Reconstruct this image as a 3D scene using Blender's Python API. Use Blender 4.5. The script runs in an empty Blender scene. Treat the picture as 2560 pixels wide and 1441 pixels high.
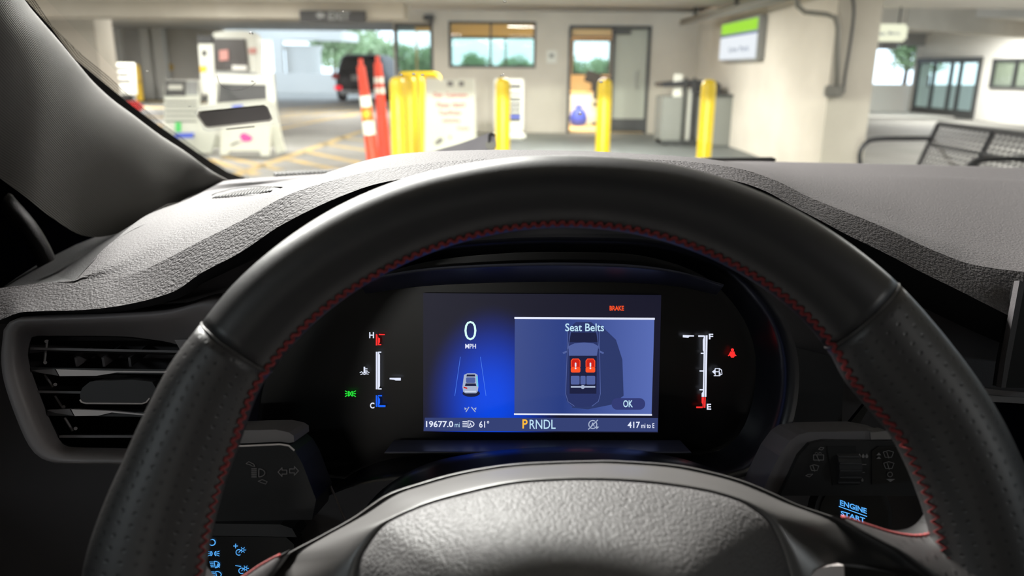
import bpy, bmesh, math, random
from mathutils import Vector, Matrix
from mathutils.bvhtree import BVHTree
from mathutils.geometry import tessellate_polygon
random.seed(7)
SC = bpy.context.scene
COL = SC.collection

# ------------------------------------------------------------------ camera, world, light, exposure
FPX = 1925.0; CX, CY = 1280.0, 720.5; EYE = 1.2
PITCH, ROLL = math.radians(15.75), math.radians(0.45)
FW = Vector((0, math.cos(PITCH), -math.sin(PITCH)))
_u0 = Vector((0, math.sin(PITCH), math.cos(PITCH)))
RT = Vector((math.cos(ROLL), 0, 0)) + math.sin(ROLL) * _u0
UP = math.cos(ROLL) * _u0 - Vector((math.sin(ROLL), 0, 0))
CAM = Vector((0, 0, EYE))
cam = bpy.data.cameras.new('camera'); camo = bpy.data.objects.new('camera', cam); COL.objects.link(camo)
camo.matrix_world = Matrix(((RT.x, UP.x, -FW.x, CAM.x), (RT.y, UP.y, -FW.y, CAM.y), (RT.z, UP.z, -FW.z, CAM.z), (0, 0, 0, 1)))
cam.sensor_width = 36; cam.lens = FPX / 2560 * 36; cam.clip_start = 0.02; cam.clip_end = 400
cam.dof.use_dof = True; cam.dof.focus_distance = 0.47; cam.dof.aperture_fstop = 8.0; cam.dof.aperture_blades = 0
SC.camera = camo
SC.view_settings.view_transform = 'Standard'; SC.view_settings.look = 'None'
SC.view_settings.gamma = 1; SC.view_settings.use_curve_mapping = False
SC.view_settings.exposure = 0.0
SC.cycles.use_denoising = True
SC.cycles.max_bounces = 8; SC.cycles.transparent_max_bounces = 16
SC.cycles.sample_clamp_indirect = 4.0

w = bpy.data.worlds.new('overcast_sky'); SC.world = w; w.use_nodes = True
nt = w.node_tree; bg = nt.nodes['Background']
bg.inputs[0].default_value = (0.72, 0.86, 1.0, 1); bg.inputs[1].default_value = 3.0

def area_light(name, loc, sx, sy, power, color=(1, 0.95, 0.88), rot=(0, 0, 0)):
    l = bpy.data.lights.new(name, 'AREA'); l.shape = 'RECTANGLE'; l.size = sx; l.size_y = sy
    l.energy = power; l.color = color
    o = bpy.data.objects.new(name, l); o.location = loc; o.rotation_euler = rot; COL.objects.link(o); return o
WARM = (1, 0.975, 0.935)
CEIL = [(-0.8, 1.62, 340), (-3.2, 4.3, 120), (-6.4, 7.6, 220), (-2.4, 6.6, 170), (0.6, 6.2, 90), (0.6, 11.4, 400),
        (6.6, 8.5, 340), (-10, 11.0, 300), (9.0, 12.0, 360), (1.0, -3.5, 110), (-2.4, -1.6, 90), (3.4, -1.4, 80), (11.0, 20.2, 260), (-1.0, -6.0, 100), (-4.5, 12.2, 200)]  # lamps beside and behind the car and in the lobby are added as fill
for i, (x, y, p) in enumerate(CEIL):
    area_light('tube_and_fill_light', (x, y, 2.27), 1.5 if y > 6 else 1.2, 0.5 if y > 6 else .16, p, WARM)
for x, y, p in ((-8, 18, 220), (-12, 25, 380), (-4.5, 22, 300)):
    area_light('tube_and_fill_light', (x, y, 2.66), 1.2, 0.16, p, WARM)
area_light('office_light', (1.0, 16.25, 2.28), 2.4, 0.25, 240, (1, 0.86, 0.66))
for x in (-0.35, 0.95):        # the car's own low beams
    l = bpy.data.lights.new('low_beam', 'SPOT'); l.energy = 1250; l.color = (0.95, 1.0, 0.84)
    l.spot_size = math.radians(80); l.spot_blend = 1.0; l.shadow_soft_size = 0.0012
    o = bpy.data.objects.new('low_beam', l); o.location = (x, 1.95, 0.925)
    o.rotation_euler = (math.radians(87), 0, math.radians(7)); COL.objects.link(o)

# ------------------------------------------------------------------ helpers
def ray(x, y): return FW + (x - CX) / FPX * RT - (y - CY) / FPX * UP
def PD(x, y, d): return CAM + ray(x, y) * d
def PY(x, y, Y): r = ray(x, y); return CAM + r * (Y / r.y)
def PX(x, y, X): r = ray(x, y); return CAM + r * (X / r.x)
def PZ(x, y, z=0.0): r = ray(x, y); return CAM + r * ((z - EYE) / r.z)
def lin(c):
    return tuple(((v / 255) / 12.92 if v / 255 <= .04045 else ((v / 255 + .055) / 1.055) ** 2.4) for v in c)
M = {}
def mat(name, rgb, rough=.6, metal=0.0, spec=.5, coat=0.0):
    m = bpy.data.materials.new(name); m.use_nodes = True
    b = m.node_tree.nodes['Principled BSDF']
    b.inputs['Base Color'].default_value = (*lin(rgb), 1); b.inputs['Roughness'].default_value = rough
    b.inputs['Metallic'].default_value = metal; b.inputs['Specular IOR Level'].default_value = spec
    b.inputs['Coat Weight'].default_value = coat
    M[name] = m; return m
def nodes(m): return m.node_tree, m.node_tree.nodes['Principled BSDF']
def N(t, kind, **kw):
    n = t.nodes.new(kind)
    for k, v in kw.items():
        if k in n.inputs: n.inputs[k].default_value = v
        else: setattr(n, k, v)
    return n
def grain(m, scale, dist, strength=.6, warp=.35, kind='voronoi'):
    t, b = nodes(m); tc = N(t, 'ShaderNodeTexCoord')
    bump = N(t, 'ShaderNodeBump', Strength=strength, Distance=dist)
    nz = N(t, 'ShaderNodeTexNoise', Scale=scale * .9, Detail=2.0)
    t.links.new(tc.outputs['Object'], nz.inputs['Vector'])
    if kind == 'voronoi':
        mx = N(t, 'ShaderNodeMixRGB', blend_type='ADD'); mx.inputs[0].default_value = warp / scale * 2
        t.links.new(tc.outputs['Object'], mx.inputs[1]); t.links.new(nz.outputs['Color'], mx.inputs[2])
        vo = N(t, 'ShaderNodeTexVoronoi', Scale=scale, feature='SMOOTH_F1'); vo.inputs['Smoothness'].default_value = .45
        t.links.new(mx.outputs[0], vo.inputs['Vector'])
        inv = N(t, 'ShaderNodeMath', operation='MULTIPLY'); inv.inputs[1].default_value = -1
        t.links.new(vo.outputs['Distance'], inv.inputs[0]); t.links.new(inv.outputs[0], bump.inputs['Height'])
    else:
        t.links.new(nz.outputs['Fac'], bump.inputs['Height'])
    t.links.new(bump.outputs[0], b.inputs['Normal']); return m
def mottle(m, rgb2, scale, lo=.4, hi=.65, detail=4.0):
    t, b = nodes(m); tc = N(t, 'ShaderNodeTexCoord'); nz = N(t, 'ShaderNodeTexNoise', Scale=scale, Detail=detail)
    t.links.new(tc.outputs['Object'], nz.inputs['Vector'])
    r = N(t, 'ShaderNodeMapRange'); r.inputs['From Min'].default_value = lo; r.inputs['From Max'].default_value = hi
    mx = N(t, 'ShaderNodeMixRGB'); mx.inputs[1].default_value = b.inputs['Base Color'].default_value[:]
    mx.inputs[2].default_value = (*lin(rgb2), 1)
    t.links.new(nz.outputs['Fac'], r.inputs['Value']); t.links.new(r.outputs[0], mx.inputs[0])
    t.links.new(mx.outputs[0], b.inputs['Base Color']); return m
def glow(name, rgb, s=1.0):
    m = mat(name, (0, 0, 0), .4); b = nodes(m)[1]
    b.inputs['Emission Color'].default_value = (*lin(rgb), 1); b.inputs['Emission Strength'].default_value = s
    b.inputs['Specular IOR Level'].default_value = 0.1
    return m
def glass(name, tint=(255, 255, 255), refl=1.0, rough=0.0):
    m = bpy.data.materials.new(name); m.use_nodes = True; t = m.node_tree; t.nodes.clear()
    o = N(t, 'ShaderNodeOutputMaterial'); tr = N(t, 'ShaderNodeBsdfTransparent'); gl = N(t, 'ShaderNodeBsdfGlossy')
    tr.inputs[0].default_value = (*lin(tint), 1); gl.inputs['Roughness'].default_value = rough
    fr = N(t, 'ShaderNodeFresnel'); ge = N(t, 'ShaderNodeNewGeometry'); io = N(t, 'ShaderNodeMapRange')
    io.inputs['To Min'].default_value = 1.45; io.inputs['To Max'].default_value = 1 / 1.45       # same reflectance from both sides
    t.links.new(ge.outputs['Backfacing'], io.inputs['Value']); t.links.new(io.outputs[0], fr.inputs['IOR'])
    mu = N(t, 'ShaderNodeMath', operation='MULTIPLY'); mu.inputs[1].default_value = refl
    mx = N(t, 'ShaderNodeMixShader')
    t.links.new(fr.outputs[0], mu.inputs[0]); t.links.new(mu.outputs[0], mx.inputs[0])
    t.links.new(tr.outputs[0], mx.inputs[1]); t.links.new(gl.outputs[0], mx.inputs[2]); t.links.new(mx.outputs[0], o.inputs[0])
    M[name] = m; return m

def tag(o, label=None, cat=None, group=None, kind=None):
    if label: o['label'] = label
    if cat: o['category'] = cat
    if group: o['group'] = group
    if kind: o['kind'] = kind
    return o
def thing(name, label, cat, loc=(0, 0, 0), rotz=0.0, group=None):
    o = bpy.data.objects.new(name, None); COL.objects.link(o); o.empty_display_size = .05
    o.location = loc; o.rotation_euler = (0, 0, rotz); return tag(o, label, cat, group)
def wloc(o):
    v = Vector((0, 0, 0))
    while o is not None:
        v = v + Vector(o.location); o = o.parent
    return v
class MB:
    """collects pieces of one mesh"""
    def __init__(s): s.v, s.f, s.uv = [], [], None
    def add(s, vs, fs):
        n = len(s.v); s.v += [Vector(p) for p in vs]; s.f += [tuple(i + n for i in f) for f in fs]; return s
    def box(s, c, size, rz=0.0, bev=0.0, rot=None):
        b = bmesh.new(); bmesh.ops.create_cube(b, size=1)
        bmesh.ops.scale(b, vec=size, verts=b.verts)
        if bev: bmesh.ops.bevel(b, geom=b.edges[:], offset=min(bev, min(size) * .49), segments=2, affect='EDGES')
        mt = rot if rot is not None else Matrix.Rotation(rz, 3, 'Z')
        b.verts.index_update()
        s.add([mt @ v.co + Vector(c) for v in b.verts], [[v.index for v in f.verts] for f in b.faces]); b.free(); return s
    def tube(s, path, r, n=10, caps=True, closed=False):
        path = [Vector(p) for p in path]; k = len(path); rings = []
        rr = r if isinstance(r, (list, tuple)) else [r] * k
        up = None
        for i, p in enumerate(path):
            a = path[(i - 1) % k] if (closed or i > 0) else p; b = path[(i + 1) % k] if (closed or i < k - 1) else p
            t = (b - a).normalized()
            if up is None: up = t.orthogonal().normalized()
            up = (up - t * up.dot(t)); up = up.normalized() if up.length > 1e-6 else t.orthogonal().normalized()
            w_ = t.cross(up)
            rings.append([p + rr[i] * (math.cos(j / n * math.tau) * up + math.sin(j / n * math.tau) * w_) for j in range(n)])
        vs = [p for q in rings for p in q]; fs = []
        for i in range(k if closed else k - 1):
            for j in range(n):
                a, b = i * n + j, i * n + (j + 1) % n; c = ((i + 1) % k) * n
                fs.append((a, b, c + (j + 1) % n, c + j))
        if caps and not closed: fs += [tuple(range(n))[::-1], tuple((k - 1) * n + j for j in range(n))]
        return s.add(vs, fs)
    def lathe(s, prof, c=(0, 0, 0), n=20):
        c = Vector(c); vs, fs = [], []; k = len(prof)
        for r, z in prof: vs += [c + Vector((r * math.cos(j / n * math.tau), r * math.sin(j / n * math.tau), z)) for j in range(n)]
        for i in range(k - 1):
            for j in range(n): fs.append((i * n + j, i * n + (j + 1) % n, (i + 1) * n + (j + 1) % n, (i + 1) * n + j))
        fs += [tuple(range(n))[::-1], tuple((k - 1) * n + j for j in range(n))]
        return s.add(vs, fs)
    def rings(s, rings, close=True, caps=True):
        n = len(rings[0]); vs = [p for r in rings for p in r]; fs = []
        for i in range(len(rings) - 1):
            for j in range(n if close else n - 1):
                fs.append((i * n + j, i * n + (j + 1) % n, (i + 1) * n + (j + 1) % n, (i + 1) * n + j))
        if caps and close: fs += [tuple(range(n))[::-1], tuple((len(rings) - 1) * n + j for j in range(n))]
        return s.add(vs, fs)
    def prism(s, poly, d):
        """planar polygon (3D points) extruded by vector d"""
        poly = [Vector(p) for p in poly]; d = Vector(d); n = len(poly)
        tris = tessellate_polygon([poly])
        fs = [tuple(t) for t in tris] + [tuple(i + n for i in t[::-1]) for t in tris]
        fs += [(i, (i + 1) % n, n + (i + 1) % n, n + i) for i in range(n)]
        return s.add(poly + [p + d for p in poly], fs)
    def build(s, name, m, parent=None, smooth=False, **tg):
        me = bpy.data.meshes.new(name); off = wloc(parent) if (parent is not None and s.world) else Vector((0, 0, 0))
        me.from_pydata([p - off for p in s.v], [], s.f); me.validate()
        b = bmesh.new(); b.from_mesh(me); bmesh.ops.recalc_face_normals(b, faces=b.faces); b.to_mesh(me); b.free()
        if s.uv:
            ul = me.uv_layers.new(name='uv')
            for lp in me.loops: ul.data[lp.index].uv = s.uv[lp.vertex_index]
        me.materials.append(M[m] if isinstance(m, str) else m)
        if smooth:
            me.polygons.foreach_set('use_smooth', [True] * len(me.polygons))
            if smooth is not True: me.set_sharp_from_angle(angle=math.radians(smooth))
        o = bpy.data.objects.new(name, me); COL.objects.link(o)
        if parent is not None: o.parent = parent
        return tag(o, **tg)
    world = False
class MW(MB): world = True      # vertices given in world space, re-based onto the parent
def dup(o, loc, rotz=None, label=None):
    c = o.copy(); COL.objects.link(c); c.location = loc
    if rotz is not None: c.rotation_euler = (0, 0, rotz)
    if label: c['label'] = label
    for ch in o.children:
        d = ch.copy(); COL.objects.link(d); d.parent = c
        for g in ch.children:
            e = g.copy(); COL.objects.link(e); e.parent = d
    return c
def hermite(xs, ys, x):
    n = len(xs)
    if x <= xs[0]: return ys[0]
    if x >= xs[-1]: return ys[-1]
    i = 0
    while xs[i + 1] < x: i += 1
    def sl(k): return (ys[k + 1] - ys[k]) / (xs[k + 1] - xs[k])
    def tg(k):
        if k == 0: return sl(0)
        if k == n - 1: return sl(n - 2)
        a, b = sl(k - 1), sl(k)
        return 0 if a * b <= 0 else 2 * a * b / (a + b)
    h = xs[i + 1] - xs[i]; t = (x - xs[i]) / h
    return ((2 * t**3 - 3 * t**2 + 1) * ys[i] + (t**3 - 2 * t**2 + t) * h * tg(i) + (-2 * t**3 + 3 * t**2) * ys[i + 1] + (t**3 - t**2) * h * tg(i + 1))
def row(pts, xs): 
    a = [p[0] for p in pts]
    return [PD(x, hermite(a, [p[1] for p in pts], x), hermite(a, [p[2] for p in pts], x)) for x in xs]
def curve3(pts, n):
    """evenly resampled Catmull-Rom through 3D points"""
    pts = [Vector(p) for p in pts]; P_ = [2 * pts[0] - pts[1]] + pts + [2 * pts[-1] - pts[-2]]; out = []
    for i in range(1, len(P_) - 2):
        for k in range(12):
            t = k / 12; a, b, c, d = P_[i - 1:i + 3]
            out.append(.5 * ((2 * b) + (c - a) * t + (2 * a - 5 * b + 4 * c - d) * t * t + (3 * b - a - 3 * c + d) * t**3))
    out.append(pts[-1])
    L = [0]
    for a, b in zip(out, out[1:]): L.append(L[-1] + (b - a).length)
    res = []; j = 0
    for k in range(n):
        s_ = L[-1] * k / (n - 1)
        while j < len(L) - 2 and L[j + 1] < s_: j += 1
        u = (s_ - L[j]) / max(1e-9, L[j + 1] - L[j]); res.append(out[j].lerp(out[j + 1], u))
    return res
def cr_rows(rows, sub):
    """insert smooth rows between given rows; sub = count per gap"""
    out = []; R_ = [rows[0]] + rows + [rows[-1]]
    for i in range(1, len(R_) - 2):
        k = sub if isinstance(sub, int) else sub[i - 1]
        for s_ in range(k):
            t = s_ / k
            out.append([.5 * ((2 * b) + (c - a) * t + (2 * a - 5 * b + 4 * c - d) * t * t + (3 * b - a - 3 * c + d) * t**3)
                        for a, b, c, d in zip(*R_[i - 1:i + 3])])
    out.append(rows[-1]); return out
def frange(a, b, n): return [a + (b - a) * i / (n - 1) for i in range(n)]

class Plane:
    def __init__(s, p, n): s.p = Vector(p); s.n = Vector(n).normalized(); s.n = s.n if s.n.dot(CAM - s.p) > 0 else -s.n
    def at(s, x, y, lift=0.0):
        r = ray(x, y); t = (s.p + s.n * lift - CAM).dot(s.n) / r.dot(s.n); return CAM + r * t
def text_tris(txt, bold=0.0, shear=0.0):
    cu = bpy.data.curves.new('t', 'FONT'); cu.body = txt; cu.resolution_u = 3; cu.offset = bold; cu.shear = shear
    o = bpy.data.objects.new('t', cu); COL.objects.link(o)
    dg = bpy.context.evaluated_depsgraph_get(); me = bpy.data.meshes.new_from_object(o.evaluated_get(dg))
    vs = [v.co.copy() for v in me.vertices]; fs = [tuple(p.vertices) for p in me.polygons]
    bpy.data.objects.remove(o); bpy.data.curves.remove(cu); bpy.data.meshes.remove(me); return vs, fs
class Print(MW):
    """flat print on a plane, given in picture units of that plane"""
    def __init__(s, pl, lift=.0003): super().__init__(); s.pl, s.lift = pl, lift
    def poly(s, pts):
        q = [Vector((x, y, 0)) for x, y in pts]
        return s.add([s.pl.at(x, y, s.lift) for x, y in pts], [tuple(t) for t in tessellate_polygon([q])])
    def rect(s, x0, y0, x1, y1): return s.poly([(x0, y0), (x1, y0), (x1, y1), (x0, y1)])
    def rrect(s, x0, y0, x1, y1, r):
        pts = []
        for cx, cy, a0 in ((x1 - r, y0 + r, -90), (x1 - r, y1 - r, 0), (x0 + r, y1 - r, 90), (x0 + r, y0 + r, 180)):
            for k in range(7): a = math.radians(a0 + 15 * k); pts.append((cx + r * math.cos(a), cy + r * math.sin(a)))
        return s.poly(pts)
    def line(s, pts, w, closed=False):
        pts = pts + [pts[0]] if closed else pts
        for (a, b), (c, d) in zip(pts, pts[1:]):
            L = math.hypot(c - a, d - b)
            if L < 1e-6: continue
            ex, ey = (c - a) / L * w * .35, (d - b) / L * w * .35; nx, ny = -(d - b) / L * w / 2, (c - a) / L * w / 2
            s.poly([(a - ex + nx, b - ey + ny), (c + ex + nx, d + ey + ny), (c + ex - nx, d + ey - ny), (a - ex - nx, b - ey - ny)])
        return s
    def arc(s, cx, cy, rx, ry, a0, a1, w, n=14):
        return s.line([(cx + rx * math.cos(math.radians(a0 + (a1 - a0) * k / n)), cy + ry * math.sin(math.radians(a0 + (a1 - a0) * k / n))) for k in range(n + 1)], w)
    def disc(s, cx, cy, rx, ry=None):
        ry = ry or rx
        return s.poly([(cx + rx * math.cos(k / 16 * math.tau), cy + ry * math.sin(k / 16 * math.tau)) for k in range(16)])
    def text(s, txt, x0, y0, x1, y1, bold=0.0, shear=0.0, slope=0.0):
        vs, fs = text_tris(txt, bold, shear)
        a, b = min(v.x for v in vs), max(v.x for v in vs); c, d = min(v.y for v in vs), max(v.y for v in vs)
        q = [(x0 + (v.x - a) / (b - a) * (x1 - x0), y1 - (v.y - c) / (d - c) * (y1 - y0)) for v in vs]
        return s.add([s.pl.at(x, y + slope * (x - x0), s.lift) for x, y in q], fs)

# ------------------------------------------------------------------ materials
mat('wall_paint', (202, 195, 182), .85); mottle(M['wall_paint'], (190, 183, 170), 1.2)
mat('white_paint', (222, 220, 214), .8)
mat('ceiling_paint', (214, 210, 203), .9); mottle(M['ceiling_paint'], (202, 198, 190), .8)
mat('floor_concrete', (132, 130, 125), .7); mottle(M['floor_concrete'], (116, 115, 110), 1.0)
mat('grey_slab', (96, 100, 98), .55); mottle(M['grey_slab'], (84, 88, 86), 2.0)
mat('outdoor_concrete', (206, 204, 200), .9); mat('stripe_yellow', (190, 158, 92), .8); mottle(M['stripe_yellow'], (166, 150, 114), 3.0)
mat('dark_frame', (58, 60, 60), .5); mat('wood_warm', (224, 190, 138), .7)
mat('bollard_yellow', (222, 190, 16), .35); mat('post_yellow', (226, 184, 50), .6)
mat('orange_plastic', (236, 66, 30), .45); mat('orange_deep', (240, 110, 10), .4); mat('amber', (250, 180, 10), .4); mat('white_sheet', (246, 244, 232), .4)
mat('rubber', (22, 22, 23), .8); mat('sign_white', (212, 212, 202), .6); mat('sign_red', (190, 60, 52), .7); mat('sign_dark', (66, 66, 66), .7); mat('pale_red', (196, 140, 132), .7)
mat('print_grey', (122, 120, 118), .7); mat('sign_pink', (224, 60, 150), .7); mat('print_green', (90, 200, 110), .7); mat('print_blue', (90, 110, 220), .7)
mat('black_paint', (5, 5, 6), .4, spec=.3); mat('car_glass', (18, 24, 22), .08); mat('white_car', (232, 232, 232), .3, coat=.5); mat('chrome', (200, 200, 205), .25, 1.0)
mat('grey_metal', (150, 152, 152), .5); mat('bin_grey', (122, 124, 118), .6); mat('pipe_grey', (128, 126, 118), .6); mat('bench_black', (38, 40, 44), .5)
mat('bench_mesh', (66, 64, 64), .5); mat('trunk', (84, 70, 56), .9); mat('leaf', (140, 164, 120), .7); mottle(M['leaf'], (170, 188, 150), .6)
mat('screen_dark', (70, 66, 64), .5); mat('blue_bag', (60, 80, 190), .6); mat('black_plastic', (20, 20, 21), .5); mat('red_print', (190, 40, 44), .5)
glow('tail_red', (255, 40, 60), 1.2); glow('sign_glow_white', (244, 248, 255), 1.0); glow('sign_glow_green', (168, 232, 60), 1.0)
glow('sign_glow_cream', (255, 255, 225), 1.02); mat('sign_blue', (50, 90, 170), .5); mat('sign_print', (96, 112, 140), .6)
glass('booth_glass', (232, 240, 236), .4); glass('windshield_glass', (250, 252, 251), .45); glass('door_glass', (190, 198, 190), 1.2, .02)
glass('tint_glass', (26, 28, 36), .35); glass('side_glass', (190, 196, 200), .5); glass('film', (246, 246, 250), .6, .15)
mat('wall_reflection', (176, 178, 166), .3)  # grey-green colour stands in for the wall mirrored in the door glass
# car interior
mat('dash_leather', (70, 67, 68), .7, spec=.22); grain(M['dash_leather'], 600, .00055, .85, .5)
mat('dash_soft_shaded', (18, 16, 17), .6); grain(M['dash_soft_shaded'], 700, .0004, .7, .5)  # darkened so the colour carries the shade on the dash's left end panel
mat('dash_plastic', (66, 63, 65), .5); grain(M['dash_plastic'], 900, .0001, .5, .4)
mat('panel_dark', (26, 25, 27), .6); mat('bezel', (118, 113, 114), .45); grain(M['bezel'], 1500, .00004, .5, kind='noise')
mat('gloss_black', (8, 8, 9), .3); mat('slat', (96, 93, 95), .4); mat('slat_dark', (40, 39, 41), .5); mat('satin_silver', (206, 198, 196), .4, .35)
mat('vane', (120, 116, 116), .5, .3)
mat('wheel_leather', (40, 39, 40), .42, spec=.5); grain(M['wheel_leather'], 1600, .00006, .5, .4)
mat('airbag_leather', (80, 78, 78), .55, spec=.35); grain(M['airbag_leather'], 700, .0005, .8, .8)
mat('hub_trim', (80, 78, 77), .34, spec=.6); mat('red_thread', (134, 42, 42), .7); mat('seam', (60, 57, 56), .4)
mat('pillar_fabric', (78, 76, 73), .85); mat('seal', (10, 10, 10), .8); mat('headliner', (96, 94, 92), .95); mat('navy_dark', (7, 8, 14), .9, spec=.0)
mat('icon_grey', (116, 112, 112), .6); mat('wiper_black', (14, 14, 15), .6); mat('pale_plastic', (204, 202, 212), .45); mat('tag_dark', (74, 70, 70), .55)
mat('stalk_silver', (150, 146, 146), .35, .7)
mat('navy_gloss', (22, 23, 30), .28); mat('ledge_gloss', (56, 58, 72), .35)

def perforated():
    m = mat('perforated_leather', (50, 48, 48), .45, spec=.5); t, b = nodes(m)
    uv = N(t, 'ShaderNodeUVMap'); mp = N(t, 'ShaderNodeMapping'); mp.inputs['Scale'].default_value = (1, 1, 1)
    fr = N(t, 'ShaderNodeVectorMath', operation='FRACTION'); sb = N(t, 'ShaderNodeVectorMath', operation='SUBTRACT'); sb.inputs[1].default_value = (.5, .5, 0)
    ln = N(t, 'ShaderNodeVectorMath', operation='LENGTH'); r = N(t, 'ShaderNodeMapRange'); r.inputs['From Min'].default_value = .08; r.inputs['From Max'].default_value = .2
    mx = N(t, 'ShaderNodeMixRGB'); mx.inputs[1].default_value = (.017, .016, .016, 1); mx.inputs[2].default_value = b.inputs['Base Color'].default_value[:]
    bp = N(t, 'ShaderNodeBump', Strength=.35, Distance=.0004)
    L = t.links.new
    L(uv.outputs[0], mp.inputs[0]); L(mp.outputs[0], fr.inputs[0]); L(fr.outputs[0], sb.inputs[0]); L(sb.outputs[0], ln.inputs[0])
    L(ln.outputs['Value'], r.inputs['Value']); L(r.outputs[0], mx.inputs[0]); L(mx.outputs[0], b.inputs['Base Color'])
    L(r.outputs[0], bp.inputs['Height']); L(bp.outputs[0], b.inputs['Normal'])
perforated()
def ribbed():
    t, b = nodes(M['pillar_fabric']); tc = N(t, 'ShaderNodeTexCoord'); mp = N(t, 'ShaderNodeMapping')
    mp.inputs['Rotation'].default_value = (math.radians(35), math.radians(-20), math.radians(12))
    wv = N(t, 'ShaderNodeTexWave', Scale=190.0, Distortion=0.3, bands_direction='Z'); bp = N(t, 'ShaderNodeBump', Strength=.32, Distance=.0005)
    t.links.new(tc.outputs['Object'], mp.inputs[0]); t.links.new(mp.outputs[0], wv.inputs[0]); t.links.new(wv.outputs['Fac'], bp.inputs['Height'])
    t.links.new(bp.outputs[0], b.inputs['Normal'])
ribbed()
def frit():
    m = bpy.data.materials.new('frit_dots'); m.use_nodes = True; t = m.node_tree; t.nodes.clear(); M['frit_dots'] = m
    o = N(t, 'ShaderNodeOutputMaterial'); tr = N(t, 'ShaderNodeBsdfTransparent'); df = N(t, 'ShaderNodeBsdfDiffuse'); df.inputs[0].default_value = (.01, .01, .01, 1)
    uv = N(t, 'ShaderNodeUVMap'); fr = N(t, 'ShaderNodeVectorMath', operation='FRACTION'); sb = N(t, 'ShaderNodeVectorMath', operation='SUBTRACT'); sb.inputs[1].default_value = (.5, .5, 0)
    ln = N(t, 'ShaderNodeVectorMath', operation='LENGTH'); lt = N(t, 'ShaderNodeMath', operation='LESS_THAN'); lt.inputs[1].default_value = .36
    mx = N(t, 'ShaderNodeMixShader'); L = t.links.new
    L(uv.outputs[0], fr.inputs[0]); L(fr.outputs[0], sb.inputs[0]); L(sb.outputs[0], ln.inputs[0]); L(ln.outputs['Value'], lt.inputs[0])
    L(lt.outputs[0], mx.inputs[0]); L(tr.outputs[0], mx.inputs[1]); L(df.outputs[0], mx.inputs[2]); L(mx.outputs[0], o.inputs[0])
frit()
def display_mat():
    m = mat('display_glow', (0, 0, 0), .35); t, b = nodes(m); L = t.links.new
    uv = N(t, 'ShaderNodeUVMap')
    def blob(cx, cy, sx, sy):
        mp = N(t, 'ShaderNodeMapping'); mp.inputs['Location'].default_value = (-cx / sx, -cy / sy, 0); mp.inputs['Scale'].default_value = (1 / sx, 1 / sy, 1)
        ln = N(t, 'ShaderNodeVectorMath', operation='LENGTH'); r = N(t, 'ShaderNodeMapRange', interpolation_type='SMOOTHSTEP')
        r.inputs['From Min'].default_value = 1; r.inputs['From Max'].default_value = 0.05
        L(uv.outputs[0], mp.inputs[0]); L(mp.outputs[0], ln.inputs[0]); L(ln.outputs['Value'], r.inputs['Value']); return r.outputs[0]
    base = (*lin((22, 22, 40)), 1); c = N(t, 'ShaderNodeMixRGB'); c.inputs[1].default_value = base; c.inputs[2].default_value = (*lin((12, 72, 228)), 1)
    L(blob(.29, .22, .30, .72), c.inputs[0])
    L(c.outputs[0], b.inputs['Emission Color']); b.inputs['Emission Strength'].default_value = 1.0
display_mat()
def panel_mat():
    m = mat('panel_glow', (0, 0, 0), .35); t, b = nodes(m); L = t.links.new
    uv = N(t, 'ShaderNodeUVMap'); sp = N(t, 'ShaderNodeSeparateXYZ'); r = N(t, 'ShaderNodeValToRGB')
    e = r.color_ramp.elements; e[0].position = 0; e[0].color = (*lin((60, 76, 136)), 1); e[1].position = 1; e[1].color = (*lin((88, 108, 180)), 1)
    k = r.color_ramp.elements.new(.35); k.color = (*lin((42, 62, 130)), 1)
    L(uv.outputs[0], sp.inputs[0]); L(sp.outputs[0], r.inputs[0]); L(r.outputs[0], b.inputs['Emission Color']); b.inputs['Emission Strength'].default_value = 1.0
panel_mat()
for n_, c_, s_ in (('g_white', (226, 232, 250), 1.0), ('g_speed', (214, 255, 244), 1.05), ('g_red', (255, 52, 50), 1.0), ('g_orange', (255, 84, 40), 1.0), ('g_blue', (28, 100, 250), 1.0),
                   ('g_green', (40, 225, 60), 1.0), ('g_amber', (255, 190, 60), 1.0), ('g_ice', (190, 226, 246), 1.0), ('g_bar', (54, 66, 116), 1.0), ('g_car', (44, 54, 104), 1.0),
                   ('g_carlight', (82, 98, 158), 1.0), ('g_carshadow', (46, 58, 106), 1.0), ('g_cardark', (30, 34, 66), 1.0), ('g_grey', (168, 180, 206), 1.0), ('g_button', (52, 60, 116), 1.0),
                   ('g_lane', (84, 130, 236), 1.0), ('g_cyan', (110, 200, 236), 1.0), ('g_start', (86, 170, 244), 1.05), ('g_led', (255, 160, 60), 1.1), ('g_dim', (120, 122, 132), 1.0), ('g_deepred', (206, 36, 26), 1.0)):
    glow(n_, c_, s_)

# ------------------------------------------------------------------ the parking garage
def rectY(x0, y0, x1, y1, Y):
    a, b, c, d = PY(x0, y0, Y), PY(x1, y0, Y), PY(x0, y1, Y), PY(x1, y1, Y)
    return (a.x + c.x) / 2, (b.x + d.x) / 2, (c.z + d.z) / 2, (a.z + b.z) / 2      # X0 X1 Z0 Z1
def wall_with_holes(name, axis, at, thick, lo, hi, z0, z1, holes, m, **k):
    us = sorted({lo, hi, *[h for q in holes for h in q[:2]]}); zs = sorted({z0, z1, *[h for q in holes for h in q[2:]]})
    b = MW()
    for u0, u1 in zip(us, us[1:]):
        for a, c in zip(zs, zs[1:]):
            cu, cz = (u0 + u1) / 2, (a + c) / 2
            if any(h[0] < cu < h[1] and h[2] < cz < h[3] for h in holes): continue
            ctr, size = ((cu, at + thick / 2, cz), (u1 - u0, thick, c - a)) if axis == 'Y' else ((at + thick / 2, cu, cz), (thick, u1 - u0, c - a))
            b.box(ctr, size)
    return b.build(name, m, kind='structure', **k)
YB = 15.85
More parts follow.
